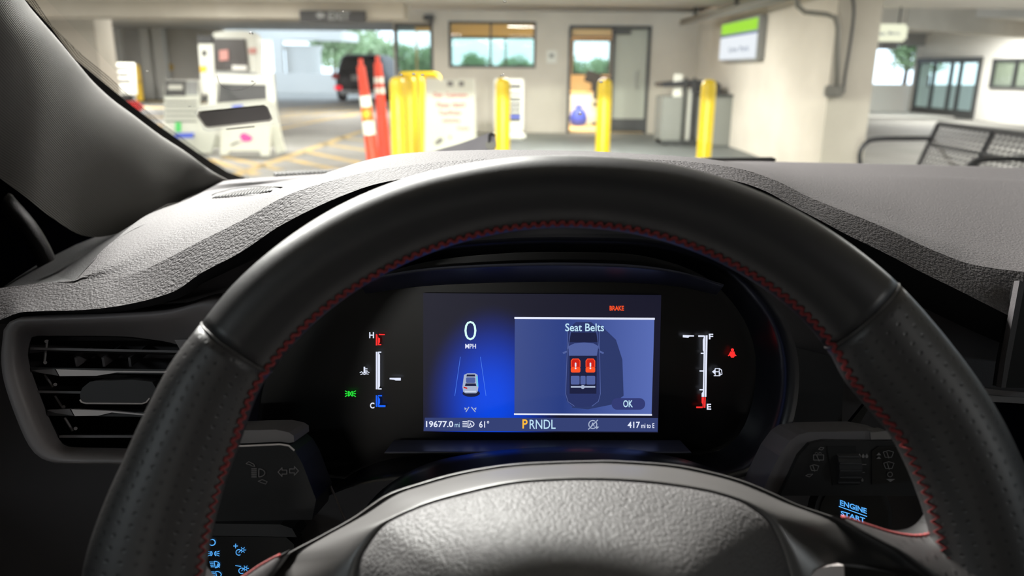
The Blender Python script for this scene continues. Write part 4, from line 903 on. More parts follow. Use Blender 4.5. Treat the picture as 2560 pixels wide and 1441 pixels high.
# centre touchscreen edge and console ledge at the right border
t = thing('touchscreen', 'dark edge of the centre touchscreen at the right border', 'screen', PD(2570, 850, .47))
MW().prism([PD(x, y, .466) for x, y in ((2562, 712), (2700, 730), (2700, 975), (2512, 970), (2522, 900))], FW * .012).build('housing', 'gloss_black', t)
MW().prism([PD(x, y, .462) for x, y in ((2549, 702), (2563, 706), (2526, 905), (2514, 970), (2503, 970), (2514, 895))], FW * .005).build('side_frame', 'dash_plastic', t)
t = thing('console_ledge', 'grey ledge with speckled trim above the dark console at the right border', 'ledge', PD(2510, 990, .5))
MW().prism([PD(x, y, .49) for x, y in ((2440, 968), (2500, 976), (2700, 992), (2700, 1004), (2500, 990), (2440, 984))], FW * .04).build('ledge', 'bezel', t)
MW().prism([PD(x, y, .488) for x, y in ((2440, 985), (2500, 991), (2700, 1004), (2700, 1018), (2560, 1010), (2440, 1003))], FW * .03).build('speckled_trim', 'vane', t)
MW().prism([PD(x, y, .492) for x, y in ((2440, 1004), (2700, 1020), (2700, 1500), (2440, 1500))], FW * .01).build('console_front', 'navy_dark', t)

# ------------------------------------------------------------------ left air vent
V = thing('air_vent', 'left air vent with silver-edged slats in a dark grey bezel', 'air vent', PD(200, 980, .48))
outer = [(24, 818), (39, 799), (56, 792), (194, 786), (300, 781), (437, 770), (560, 740), (620, 800), (600, 1000), (520, 1150), (287, 1156), (160, 1155), (130, 1150), (105, 1138), (73, 1090), (29, 973), (17, 900)]
inner = [(74, 858), (80, 843), (92, 840), (117, 840), (292, 841), (369, 848), (437, 860), (480, 885), (470, 1000), (400, 1122), (340, 1122), (194, 1119), (165, 1115), (156, 1110), (146, 1095), (112, 1020), (72, 905)]
def loop(pts, d, sc=1.0, n=80):
    cx, cy = 250, 980; P3 = [PD(cx + (x - cx) * sc, cy + (y - cy) * sc, d) for x, y in pts]; c_ = curve3(P3 + [P3[0]], n + 1)[:-1]; return c_
lp = [loop(outer, .485, 1.03), loop(outer, .462), [a.lerp(c_, .14) - FW * .008 for a, c_ in zip(loop(outer, .463), loop(inner, .463))], [a.lerp(c_, .45) for a, c_ in zip(loop(outer, .458), loop(inner, .458))], loop(inner, .476)]
MW().rings(cr_rows(lp, 3), caps=False).build('bezel', 'bezel', V, True)
MW().rings([loop(inner, .476), loop(inner, .52, .97)], caps=False).build('duct_wall', 'slat_dark', V, True)
MW().add(loop(inner, .519, .98), [tuple(range(80))]).build('duct_back', 'seal', V)
def slat(y0, x0, x1, y1, m='slat', th=6, d=.474, dep=.026):
    return MW().prism([PD(x0, y0 - th / 2, d), PD(x1, y1 - th / 2, d), PD(x1, y1 + th / 2, d), PD(x0, y0 + th / 2, d)], FW * dep + UP * -.004).build('slat', m, V)
slat(872, 76, 470, 880); s2 = slat(925, 76, 470, 931, 'slat_dark', 12); slat(980, 92, 470, 986); s4 = slat(1034, 118, 470, 1038, 'slat_dark', 12); slat(1092, 148, 470, 1092)
for s_, (xa, ya, xb, yb) in ((s2, (140, 924, 445, 929)), (s4, (178, 1024, 380, 1037))):
    ln = xb - xa
    MW().prism([PD(x, y, .4725) for x, y in ((xa, ya), (xa + ln * .5, ya + 4), (xb, yb), (xb, yb + 4), (xa + ln * .5, ya + 8), (xa + ln * .33, ya + 16), (xa + 9, ya + 17))], FW * .003).build('silver_strip', 'satin_silver', s_)
    MW().prism([PD(x, y, .473) for x, y in ((xa - 62, ya + 2), (xa - 4, ya - 1), (xa + 6, ya + 16), (xa - 40, ya + 9))], FW * .003).build('arrow_end', 'slat', s_)
b = MW(); tb = [(200, 985), (206, 970), (225, 955), (330, 950), (380, 955), (392, 975), (372, 1004), (360, 1008), (210, 1008), (201, 1003)]
tab = b.prism([PD(x, y, .462) for x, y in tb], FW * .016).build('thumb_tab', 'slat_dark', V)
MW().tube([PD(x, y, .4615) for x, y in ((200, 1000), (204, 1006), (215, 1009), (355, 1010), (366, 1006), (374, 996))], .0005, 6).build('chrome_edge', 'satin_silver', tab)
for (a, c) in (((118, 850), (111, 908)), ((112, 937), (132, 968)), ((138, 990), (157, 1020)), ((162, 1045), (182, 1078))):
    MW().tube([PD(*a, .482), PD(*c, .482)], .0008, 6).build('vane_link', 'vane', V)
for x, y in ((116, 854), (113, 907), (138, 962), (159, 1018), (189, 1072)): MW().tube([PD(x, y, .483), PD(x, y, .478)], .0011, 8).build('pin', 'bezel', V)
for x in (222, 288, 352): MW().box(PD(x, 885, .50), (.0015, .03, .006)).build('vane', 'slat', V)
MW().prism([PD(x, y, .462) for x, y in ((436, 850), (500, 848), (520, 890), (455, 884))], FW * .006).build('corner_trim', 'bezel', V)

# ------------------------------------------------------------------ instrument cluster
SP = Plane(PD(1355, 905, .463), -FW - UP * math.tan(math.radians(4)))
K = thing('instrument_cluster', 'black instrument cluster with lit blue display and two side gauges', 'instrument cluster', SP.at(1355, 905))
lens = [(640, 1060), (655, 960), (700, 870), (780, 780), (880, 712), (1060, 656), (1250, 634), (1430, 630), (1610, 640), (1760, 690), (1850, 780), (1890, 880), (1885, 1000), (1840, 1100), (1740, 1140), (1430, 1142), (1040, 1142), (900, 1175), (860, 1200), (760, 1180), (680, 1130)]
def lens_loop(sc, toward, n=100, cy=900):
    p3 = [SP.at(1370 + (x - 1370) * sc, cy + (y - cy) * sc) - FW * toward for x, y in lens]; return curve3(p3 + [p3[0]], n + 1)[:-1]
MW().prism([SP.at(1370 + (x - 1370) * 1.02, 900 + (y - 900) * 1.02, -.004) for x, y in lens], FW * .01).build('lens', 'gloss_black', K)
MW().rings(cr_rows([lens_loop(1.0, -.002), lens_loop(1.03, .012), lens_loop(1.05, .03), lens_loop(1.10, .034)], 3), caps=False).build('surround', 'navy_gloss', K, True)
def ledge(lo, hi, name, n=40):
    r0 = curve3([SP.at(x, y, .0015) for x, y in lo], n); r1 = curve3([SP.at(x, y, .028) for x, y in hi], n)
    MW().rings(cr_rows([r0, r1, [p + FW * .02 for p in r1]], [4, 1]), close=False).build(name, 'ledge_gloss', K, True)
ledge([(985, 1101), (1200, 1101), (1430, 1101), (1700, 1101)], [(960, 1134), (1200, 1134), (1430, 1134), (1730, 1134)], 'lower_ledge')
ledge([(915, 735), (1060, 716), (1250, 707), (1430, 705), (1600, 709), (1700, 718), (1790, 738)], [(890, 700), (1060, 672), (1250, 660), (1430, 657), (1600, 664), (1720, 684), (1810, 712)], 'upper_ledge')
MW().tube(curve3([SP.at(x, y, .035) for x, y in ((735, 1075), (790, 1150), (830, 1225), (862, 1300))], 12), .0007, 6).build('edge_trim', 'bezel', K)
# display
dq = [(1058, 733), (1653, 738), (1645, 1083), (1058, 1080)]
b = Print(SP, .0008); b.add([SP.at(x, y, .0008) for x, y in dq], [(0, 1, 2, 3)]); b.uv = [(0, 1), (1, 1), (1, 0), (0, 0)]
DS = b.build('display', 'display_glow', K)
def pr(name, m, lift, fn, parent=None, uv=None, **kw):
    b = Print(SP, lift); fn(b)
    if uv: b.uv = uv
    return b.build(name, m, parent or DS, **kw)
b = Print(SP, .0011); b.add([SP.at(x, y, .0011) for x, y in ((1287, 798), (1636, 799), (1629, 1038), (1286, 1036))], [(0, 1, 2, 3)]); b.uv = [(0, 1), (1, 1), (1, 0), (0, 0)]; b.build('message_panel', 'panel_glow', DS)
pr('bar_line', 'g_white', .0014, lambda b: b.poly([(1286, 793), (1637, 795), (1637, 800), (1286, 798)]))
pr('bar_line', 'g_white', .0014, lambda b: b.poly([(1285, 1034), (1630, 1036), (1630, 1040), (1285, 1038)]))
pr('status_bar', 'g_bar', .0011, lambda b: b.poly([(1062, 1045), (1645, 1046), (1644, 1080), (1059, 1078)]))
pr('speed_readout', 'g_speed', .0015, lambda b: b.text('0', 1161, 803, 1191, 851, -.012))
pr('speed_unit', 'g_white', .0015, lambda b: b.text('MPH', 1163, 860, 1190, 872, .02))
pr('brake_warning', 'g_orange', .0015, lambda b: b.text('BRAKE', 1524, 765, 1560, 777, .03))
pr('message_title', 'g_ice', .0022, lambda b: b.text('Seat Belts', 1413, 809, 1510, 829, .012))
pr('button_print', 'g_button', .0014, lambda b: b.rrect(1529, 996, 1613, 1025, 14)); pr('button_text', 'g_ice', .0018, lambda b: b.text('OK', 1558, 1001, 1582, 1019, .02))
pr('gear_selected', 'g_amber', .0015, lambda b: b.text('P', 1306, 1049, 1319, 1072, .02)); pr('gear_readout', 'g_ice', .0015, lambda b: b.text('RNDL', 1324, 1050, 1389, 1073, .004))
pr('odometer', 'g_white', .0015, lambda b: b.text('19677.0', 1065, 1053, 1133, 1069, .02)); pr('odometer_unit', 'g_ice', .0015, lambda b: b.text('mi', 1137, 1057, 1149, 1069, .0))
def hl(b):
    for k in range(4): b.line([(1157, 1055 + 4.2 * k), (1167, 1055 + 4.2 * k)], 2.2)
    b.arc(1171, 1061, 14, 8, -90, 90, 2.2); b.line([(1170, 1053), (1170, 1069)], 2.2); b.text('A', 1172, 1057, 1180, 1066, .03)
pr('auto_lamp_icon', 'g_white', .0015, hl)
pr('temperature_readout', 'g_white', .0015, lambda b: b.text('61°', 1198, 1053, 1223, 1070, .015))
pr('range_readout', 'g_white', .0015, lambda b: b.text('417', 1569, 1055, 1600, 1071, .02)); pr('range_unit', 'g_white', .0015, lambda b: b.text('mi to E', 1603, 1059, 1636, 1071, .015))
def ss(b): b.arc(1482, 1062, 10, 10, -40, 130, 2.4); b.arc(1482, 1062, 10, 10, 150, 300, 2.4); b.line([(1471, 1074), (1494, 1051)], 2.4); b.text('A', 1477, 1057, 1487, 1067, .03); b.poly([(1490, 1066), (1498, 1068), (1491, 1074)])
pr('stop_start_icon', 'g_grey', .0015, ss)
# top view of a car on the message panel
pr('car_shadow', 'g_carshadow', .0013, lambda b: b.poly([(1500, 812), (1540, 850), (1556, 900), (1559, 990), (1530, 1012), (1470, 1024), (1430, 1020)]))
pr('car_outline', 'g_car', .0016, lambda b: b.poly([(1420, 822), (1440, 806), (1478, 806), (1497, 822), (1501, 880), (1502, 980), (1498, 1004), (1482, 1016), (1455, 1019), (1430, 1016), (1417, 1004), (1413, 985), (1416, 880)]))
def cl(b):
    b.line([(1419, 830), (1418, 880), (1414, 985), (1420, 1005), (1436, 1016)], 1.6); b.line([(1498, 830), (1499, 880), (1501, 985), (1496, 1004), (1480, 1016)], 1.6)
    b.line([(1426, 830), (1420, 872)], 1.4); b.line([(1492, 830), (1497, 872)], 1.4)
pr('car_edge_lines', 'g_carlight', .0018, cl)
pr('car_windscreen', 'g_carlight', .0017, lambda b: b.poly([(1421, 866), (1436, 859), (1460, 857), (1484, 859), (1496, 866), (1492, 890), (1422, 890)]))
pr('car_cabin', 'g_cardark', .0017, lambda b: b.poly([(1424, 890), (1492, 890), (1491, 985), (1424, 985)]))
pr('car_mirror', 'g_carlight', .0018, lambda b: b.poly([(1406, 882), (1416, 877), (1418, 881), (1409, 886)])); pr('car_mirror', 'g_carlight', .0018, lambda b: b.poly([(1510, 882), (1500, 877), (1498, 881), (1508, 886)]))
pr('car_hood_print', 'g_cardark', .0017, lambda b: b.poly([(1428, 832), (1490, 832), (1495, 856), (1423, 856)]))
for x in (1439, 1476):
    pr('seat_icon', 'g_deepred', .0019, lambda b: b.rrect(x - 11, 897, x + 11, 920, 6)); pr('seat_base_icon', 'g_orange', .0020, lambda b: b.rrect(x - 12, 918, x + 12, 932, 4))
    pr('seat_rim_icon', 'g_orange', .0020, lambda b: b.line([(x - 11, 918), (x - 11, 903), (x - 7, 898), (x + 7, 898), (x + 11, 903), (x + 11, 918)], 2))
    pr('alert_mark', 'g_white', .0021, lambda b: b.rrect(x - 2, 907, x + 2, 918, 2)); pr('alert_dot', 'g_white', .0021, lambda b: b.disc(x, 921.5, 2.2))
for x in (1427, 1451, 1466): pr('rear_seat_icon', 'g_carlight', .0019, lambda b: b.rrect(x, 940, x + (22 if x != 1451 else 13), 962, 3))
pr('rear_bench_line', 'g_grey', .0020, lambda b: b.rect(1427, 966, 1488, 970)); pr('rear_headrest_icon', 'g_grey', .0020, lambda b: b.disc(1457, 968, 5))
# small car between lane lines
pr('lane_line', 'g_lane', .0014, lambda b: b.line([(1151, 893), (1137, 990)], 1.2)); pr('lane_line', 'g_lane', .0014, lambda b: b.line([(1201, 893), (1215, 990)], 1.2))
pr('small_car_shadow', 'g_cardark', .0013, lambda b: b.disc(1178, 984, 22, 9))
pr('small_car', 'g_grey', .0015, lambda b: b.poly([(1160, 938), (1168, 934), (1188, 934), (1194, 938), (1196, 968), (1194, 980), (1190, 984), (1164, 984), (1158, 980), (1156, 968)]))
pr('small_car_roof', 'g_carlight', .0016, lambda b: b.rrect(1165, 944, 1188, 958, 3)); pr('small_car_window', 'g_cardark', .0016, lambda b: b.poly([(1164, 959), (1189, 959), (1191, 966), (1162, 966)]))
pr('small_car_front_window', 'g_cardark', .0016, lambda b: b.poly([(1167, 937), (1187, 937), (1188, 942), (1166, 942)])); pr('small_car_glint', 'g_cyan', .0016, lambda b: b.poly([(1190, 940), (1194, 942), (1196, 968), (1192, 966)]))
pr('small_tail_light', 'g_deepred', .0017, lambda b: b.poly([(1159, 967), (1168, 970), (1168, 973), (1159, 971)])); pr('small_bumper', 'g_white', .0016, lambda b: b.rect(1162, 978, 1190, 980))
def lk(b):
    b.line([(1172, 1019), (1165, 1030)], 2.4); b.line([(1179, 1019), (1188, 1030)], 2.4); b.poly([(1161, 1019), (1167, 1022), (1162, 1026)]); b.poly([(1191, 1019), (1185, 1022), (1190, 1026)])
pr('lane_keep_icon', 'g_grey', .0015, lk)
# temperature gauge on the left
TG = pr('temperature_gauge', 'g_white', .0006, lambda b: (b.rect(939.5, 880, 942.5, 974), b.poly([(943.5, 880), (946, 880), (950, 888), (950, 966), (946, 974), (943.5, 974)]), b.line([(947, 881), (952, 881)], 3), b.line([(947, 973), (953, 973)], 3)), K)
pr('hot_zone', 'g_red', .0006, lambda b: (b.rect(939.5, 836, 942.5, 864), b.poly([(944, 836), (946, 845), (950, 846), (950, 856), (945, 864), (944, 864)]), b.line([(948, 837), (961, 837)], 3), b.line([(947, 862), (952, 862)], 3)), TG)
pr('cold_zone', 'g_blue', .0006, lambda b: (b.rect(939.5, 989, 942.5, 1018), b.poly([(944, 990), (950, 998), (950, 1008), (946, 1018), (944, 1018)]), b.line([(946, 990), (954, 990)], 3), b.line([(948, 1016), (962, 1016)], 5)), TG)
pr('letter', 'g_white', .0006, lambda b: b.text('H', 923, 831, 935, 846, .03), TG); pr('letter', 'g_white', .0006, lambda b: b.text('C', 925, 1007, 936, 1022, .03), TG)
pr('needle', 'g_white', .0008, lambda b: b.poly([(974, 945), (1002, 945), (1002, 952), (989, 952), (985, 950), (974, 949)]), TG)
def th(b):
    b.line([(911, 919), (911, 931)], 4)
    for k in range(3): b.line([(913, 922 + 4 * k), (918, 922 + 4 * k)], 1.8)
    b.line([(900, 932), (904, 930), (908, 933), (914, 933), (918, 930), (923, 932)], 2); b.line([(902, 937), (907, 935), (911, 937), (915, 935), (921, 936)], 2)
pr('coolant_icon', 'g_white', .0006, th, TG)
# fuel gauge on the right
FG = pr('fuel_gauge', 'g_white', .0006, lambda b: (b.poly([(1764.5, 839), (1769, 839), (1766, 993), (1761, 993)]), b.poly([(1760, 842), (1763.5, 839), (1760, 993), (1754, 993), (1754, 984), (1757, 980), (1759, 880), (1757, 876), (1757, 850)]), b.line([(1747, 841), (1760, 841)], 4)), K)
for x0, x1, y in ((1753, 1759, 884), (1750, 1758, 928), (1750, 1757, 975)): pr('tick', 'g_white', .0006, lambda b: b.line([(x0, y), (x1, y)], 3.2), FG)
pr('empty_zone', 'g_red', .0006, lambda b: (b.poly([(1754, 994), (1760, 994), (1759, 1020), (1757, 1020), (1756, 1010), (1754, 1008)]), b.poly([(1761, 994), (1764.5, 994), (1763.5, 1020), (1760, 1020)]), b.line([(1742, 1019), (1755, 1019)], 4)), FG)
pr('letter', 'g_white', .0006, lambda b: b.text('F', 1772, 835, 1783, 849, .03), FG); pr('letter', 'g_white', .0006, lambda b: b.text('E', 1767, 1010, 1778, 1025, .03), FG)
pr('needle', 'g_white', .0008, lambda b: b.poly([(1707, 838), (1735, 839), (1735, 842), (1724, 842), (1721, 845), (1707, 844)]), FG)
def fp(b):
    b.line([(1788, 922), (1798, 922), (1798, 940), (1788, 940)], 2, True); b.line([(1788, 930), (1798, 930)], 2); b.line([(1785, 940), (1800, 940)], 2)
    b.line([(1799, 922), (1804, 926), (1805, 936), (1801, 938), (1800, 932)], 2); b.poly([(1780, 930), (1787, 924), (1787, 936)])
pr('fuel_pump_icon', 'g_white', .0006, fp, FG)
def bw(b):
    b.disc(1831, 875.5, 4); b.poly([(1826, 880), (1836, 879), (1839, 890), (1824, 890)]); b.line([(1822, 889), (1827, 880)], 2.4); b.poly([(1825, 890), (1838, 890), (1834, 895), (1828, 895)]); b.line([(1821, 890), (1826, 886)], 2.5); b.line([(1840, 890), (1836, 886)], 2.5)
pr('seat_belt_warning', 'g_red', .0006, bw, K)
def pk(b):
    b.arc(871, 985, 4, 5.5, -90, 90, 2.4); b.line([(871, 979), (871, 991)], 2.2); b.arc(881, 985, 4, 5.5, 90, 270, 2.4); b.line([(881, 979), (881, 991)], 2.2)
    for k in (-1, 0, 1): b.line([(863, 985 + 5.5 * k + 1.5 * k), (868, 985 + 4 * k)], 2.2); b.line([(889, 985 + 5.5 * k + 1.5 * k), (884, 985 + 4 * k)], 2.2)
pr('parking_lamp_icon', 'g_green', .0006, pk, K)

# ------------------------------------------------------------------ steering wheel
WA = .16; WC = CAM + RT * .023 - UP * .1235 + FW * .305
WU = RT.copy(); WV = (math.cos(WA) * UP + math.sin(WA) * FW); WN = WU.cross(WV); WN = WN if WN.dot(FW) < 0 else -WN
ROUT = [(-40, .1905), (0, .1915), (21, .1901), (35, .1880), (42, .1877), (51, .1868), (63, .1857), (75, .1845), (88, .1826), (101, .1836), (112, .1857), (124, .1876), (137, .1884), (144, .1876), (150, .1884), (156, .1878), (162, .188), (168, .190), (177, .1930), (220, .190)]
RIN = [(-40, .150), (5, .148), (25, .1475), (31, .1450), (36, .1440), (42, .1474), (50, .1500), (60, .1510), (78, .1518), (97, .1517), (118, .1521), (133, .1532), (145, .1526), (157, .1475), (172, .146), (220, .150)]
def rim(th):
    ro = hermite([p[0] for p in ROUT], [p[1] for p in ROUT], th); ri = hermite([p[0] for p in RIN], [p[1] for p in RIN], th)
    return (ro + ri) / 2, (ro - ri) / 2
def rimpt(th, phi, extra=0.0):
    thw = th if -40 <= th <= 220 else (220 if th < 270 else -40)
    R_, r_ = rim(thw); a = math.radians(th); e = Vector(WU) * math.cos(a) + Vector(WV) * math.sin(a); p_ = math.radians(phi)
    return WC + e * (R_ + (r_ + extra) * math.cos(p_)) + WN * ((.0165 + extra) * math.sin(p_))
S = thing('steering_wheel', 'black leather steering wheel with red inner stitching', 'steering wheel', WC)
def sector(a0, a1, name, m, label=None, ph=28):
    n = max(4, int(abs(a1 - a0) / 1.5)); b = MW(); b.rings([[rimpt(a0 + (a1 - a0) * k / n, 360 * j / ph) for j in range(ph)] for k in range(n + 1)])
    b.uv = [((a0 + (a1 - a0) * k / n) * math.pi / 180 * .17 / .0046 + .5 * (int(j / 1) % 1), j / ph * .11 / .0046) for k in range(n + 1) for j in range(ph)]
    o = b.build(name, m, S, True); 
    if label: o['label'] = label
    return o
sector(42.5, 144, 'upper_rim', 'wheel_leather', 'smooth leather upper rim')
sector(-40, 42.4, 'right_grip', 'perforated_leather', 'perforated leather grip')
sector(144.1, 220, 'left_grip', 'perforated_leather', 'perforated leather grip')
sector(220, 320, 'lower_rim', 'wheel_leather')
for a in (144.0, 42.5): MW().tube([rimpt(a, 360 * j / 40, -.0001) for j in range(40)], .0005, 6, closed=True).build('seam', 'seam', S, True)
def zig(a0, a1, f0, f1, name='stitching', step=.75):
    n = int(abs(a1 - a0) / step); pts = [];
    for k in range(n + 1): pts.append(rimpt(a0 + (a1 - a0) * k / n, f0 if k % 2 else f1, .0004))
    return MW().tube(pts, .0006, 5).build(name, 'red_thread', S, True)
zig(24, 160, 158, 172); o = zig(24.4, 160.4, 172, 158); zig(160.4, 205, 160, 172); zig(-8, 24, 158, 172)
def PW(x, y, off=0.0):
    """point seen at (x, y) lying on the wheel plane pushed off metres away from the driver"""
    r_ = ray(x, y); return CAM + r_ * ((WC - WN * off - CAM).dot(WN) / r_.dot(WN))
hubO = [(430, 1640), (560, 1510), (660, 1441), (692, 1418), (719, 1385), (804, 1339), (886, 1293), (968, 1237), (1050, 1208), (1132, 1185), (1214, 1169), (1296, 1159), (1400, 1154), (1480, 1152), (1536, 1152), (1672, 1161), (1762, 1177), (1853, 1202), (1921, 1230), (1989, 1261), (2057, 1284), (2110, 1302), (2140, 1320), (2190, 1348), (2260, 1385), (2334, 1441), (2480, 1560)]
bagO = [(880, 1640), (884, 1500), (889, 1441), (896, 1401), (912, 1369), (952, 1316), (1001, 1287), (1066, 1260), (1132, 1241), (1214, 1221), (1296, 1206), (1400, 1199), (1480, 1198), (1581, 1202), (1672, 1211), (1762, 1225), (1830, 1243), (1876, 1263), (1921, 1297), (1944, 1338), (1962, 1379), (1980, 1441), (1990, 1520), (1994, 1640)]
def outline(pts, off, n=110): return curve3([PW(x, y, off) for x, y in pts], n)
hO = outline(hubO, .022); bO = outline(bagO, -.004)
lipo = [a.lerp(c_, .035) + WN * .0035 for a, c_ in zip(hO, bO)]; mid_ = [a.lerp(c_, .5) + WN * .002 for a, c_ in zip(hO, bO)]
lip2 = [a.lerp(c_, .09) - WN * .0 for a, c_ in zip(hO, bO)]
back_ = [p - WN * .02 + Vector((0, .0, -.004)) for p in hO]
MW().rings(cr_rows([back_, hO, lipo, lip2, mid_, bO, [p - WN * .012 for p in bO]], 4), close=False).build('hub_trim', 'hub_trim', S, True)
ctr = PW(1435, 1640, -.08); rows = []
for k in range(15):
    s_ = k / 14; h = math.sqrt(max(0, 1 - (1 - min(1, s_ * 2.2)) ** 2)) * .003
    rows.append([p.lerp(ctr, s_ * .97) + WN * h for p in outline(bagO, -.003)])
MW().rings([[p - WN * .012 for p in rows[0]]] + rows, close=False).build('airbag_cover', 'airbag_leather', S, True)
def spoke(Uc, Lc, name):
    u3 = curve3([PW(x, y, .008) for x, y in Uc], 30); l3 = curve3([PW(x, y, -.018) for x, y in Lc], 30)
    rws = [[p - WN * .016 for p in u3], u3, [a.lerp(c_, .08) + WN * .004 for a, c_ in zip(u3, l3)], [a.lerp(c_, .5) + WN * .003 for a, c_ in zip(u3, l3)], l3, [p - WN * .012 for p in l3]]
    rr = cr_rows(rws, 3); b = MW().rings(rr, close=False)
    b.uv = [((p - WC).dot(WU) / .0050, (p - WC).dot(WV) / .0050) for p in b.v]
    b.build(name, 'perforated_leather', S, True, label='perforated leather spoke cover')
    pts = []
    for k in range(len(u3) * 2 - 1):
        p = u3[k // 2].lerp(u3[min(k // 2 + 1, len(u3) - 1)], .5 * (k % 2)); pts.append(p + WN * (.0035 if k % 2 else .0005) + WV * (.0004))
    MW().tube(pts, .0007, 5).build('stitching', 'red_thread', S, True)
spoke([(2104, 1294), (2170, 1316), (2230, 1334), (2290, 1341), (2335, 1328), (2364, 1290), (2370, 1240)], [(2108, 1299), (2150, 1325), (2200, 1352), (2260, 1385), (2334, 1441), (2420, 1510), (2520, 1520)], 'right_spoke')
spoke([(700, 1390), (655, 1415), (610, 1445), (560, 1470), (510, 1470), (470, 1420), (455, 1370)], [(704, 1396), (675, 1436), (640, 1480), (600, 1520), (520, 1560), (400, 1560), (330, 1500)], 'left_spoke')
sw = MW().prism([PW(x, y, -.002) for x, y in ((2020, 1470), (2026, 1440), (2045, 1424), (2075, 1416), (2110, 1415), (2112, 1470))], -WN * .008).build('switch_pad', 'satin_silver', S)
MW().prism([PW(x, y, -.0015) for x, y in ((2112, 1416), (2180, 1424), (2300, 1450), (2300, 1500), (2112, 1500))], -WN * .008).build('switch_pad', 'gloss_black', S)
# column cover behind the hub
t = thing('column_cover', 'dark steering column cover arching between hub and display', 'cover', PD(1430, 1180, .38))
c1 = curve3([PD(x, y, .415) for x, y in ((900, 1290), (960, 1225), (1040, 1175), (1130, 1146), (1280, 1126), (1430, 1120), (1580, 1127), (1700, 1150), (1800, 1185), (1880, 1240), (1920, 1300))], 50)
c0_ = [p - UP * .03 + FW * .01 for p in c1]; c2 = [p - UP * .004 - FW * .02 for p in c1]; c3 = [p - UP * .02 - FW * .06 for p in c1]
MW().rings(cr_rows([c0_, c1, c2, c3], 3), close=False).build('shroud', 'navy_gloss', t, True)

# ------------------------------------------------------------------ stalks and switches
t = thing('turn_signal_stalk', 'black indicator stalk with silver top edge behind the wheel, left side', 'stalk', PD(670, 1150, .40))
MW().prism([PD(x, y, .402) for x, y in ((500, 1082), (625, 1076), (690, 1075), (722, 1082), (734, 1090), (735, 1106), (722, 1108), (700, 1105), (612, 1109), (500, 1112))], FW * .03).build('silver_top', 'stalk_silver', t)
MW().prism([PD(x, y, .398) for x, y in ((500, 1118), (612, 1116), (700, 1112), (722, 1116), (738, 1130), (756, 1160), (790, 1250), (780, 1300), (500, 1305))], FW * .035).build('body', 'black_plastic', t)
MW().tube([PD(x, y, .398) for x, y in ((560, 1117), (612, 1115.5), (700, 1111.5), (722, 1115), (736, 1127))], .0005, 6).build('bright_edge', 'satin_silver', t)
pl = Plane(PD(680, 1180, .3975), -FW)
def ic1(b):
    for k in range(5): b.line([(629, 1173 + 5 * k), (641, 1173 + 5 * k)], 2)
    b.arc(647, 1183, 15, 10, -90, 90, 2); b.line([(647, 1173), (647, 1193)], 2)
b = Print(pl, .0002); ic1(b); b.build('high_beam_icon', 'icon_grey', t)
for pts in ([(615, 1160), (622, 1155), (634, 1161), (637, 1167), (630, 1166), (626, 1163)], [(645, 1204), (656, 1200), (668, 1205), (664, 1211), (655, 1208), (650, 1206)]): b = Print(pl, .0002); b.line(pts, 1.5, True); b.build('twist_arrow_icon', 'icon_grey', t)
b = Print(pl, .0002); b.line([(695, 1181), (705, 1170), (705, 1176), (717, 1176), (717, 1186), (705, 1186), (705, 1192)], 1.8, True); b.build('left_arrow_icon', 'icon_grey', t)
b = Print(pl, .0002); b.line([(746, 1178), (736, 1167), (736, 1173), (724, 1173), (724, 1183), (736, 1183), (736, 1189)], 1.8, True); b.build('right_arrow_icon', 'icon_grey', t)
t = thing('wiper_stalk', 'black wiper control stalk with roller dial and grey icons, right side', 'stalk', PD(2130, 1160, .40))
MW().prism([PD(x, y, .404) for x, y in ((1900, 1240), (1948, 1140), (1975, 1103), (1996, 1088), (2022, 1081), (2180, 1079), (2230, 1088), (2280, 1140), (2280, 1236), (1905, 1236))], FW * .03).build('bezel', 'slat', t)
MW().prism([PD(x, y, .400) for x, y in ((1950, 1240), (1975, 1190), (1998, 1140), (2025, 1110), (2060, 1102), (2240, 1104), (2330, 1180), (2330, 1240))], FW * .012).build('face', 'black_plastic', t)
MW().prism([PD(x, y, .4025) for x, y in ((2176, 1082), (2218, 1078), (2232, 1090), (2226, 1099), (2178, 1100))], FW * .01).build('silver_top', 'stalk_silver', t)
MW().prism([PD(x, y, .3992) for x, y in ((2180, 1128), (2196, 1117), (2290, 1117), (2330, 1200), (2180, 1212))], FW * .005).build('end_cap', 'gloss_black', t)
MW().prism([PD(x, y, .3994) for x, y in ((2068, 1117), (2140, 1117), (2140, 1214), (2082, 1214))], FW * .006).build('dial_recess', 'seal', t)
rl = MW().tube([PD(2078, 1166, .406), PD(2134, 1166, .406)], .0104, 28).build('roller_dial', 'panel_dark', t, 40)
for k in range(9):
    a = math.radians(-80 + 20 * k); d = UP * math.sin(a) * .0104 - FW * math.cos(a) * .0104; MW().tube([PD(2079, 1166, .406) + d, PD(2132, 1166, .406) + d], .0007, 5).build('rib', 'slat_dark', rl)
pl = Plane(PD(2130, 1160, .3985), -FW)
def icon(fn, name='icon', m='icon_grey', par=t, p=None, lift=.0): b = Print(p or pl, lift); fn(b); return b.build(name, m, par)
def drop(b, x, y, s_): b.poly([(x, y - 6 * s_), (x + 3.4 * s_, y), (x + 2.4 * s_, y + 3.5 * s_), (x, y + 4.6 * s_), (x - 2.4 * s_, y + 3.5 * s_), (x - 3.4 * s_, y)])
for x in (2149, 2158, 2167): icon(lambda b: drop(b, x, 1141, 1.1), 'drop_icon')
icon(lambda b: drop(b, 2156, 1201, .9), 'drop_icon'); icon(lambda b: b.line([(2149, 1162), (2165, 1162)], 2.4), 'dash_icon'); icon(lambda b: b.line([(2151, 1182), (2161, 1182)], 2.4), 'dash_icon')
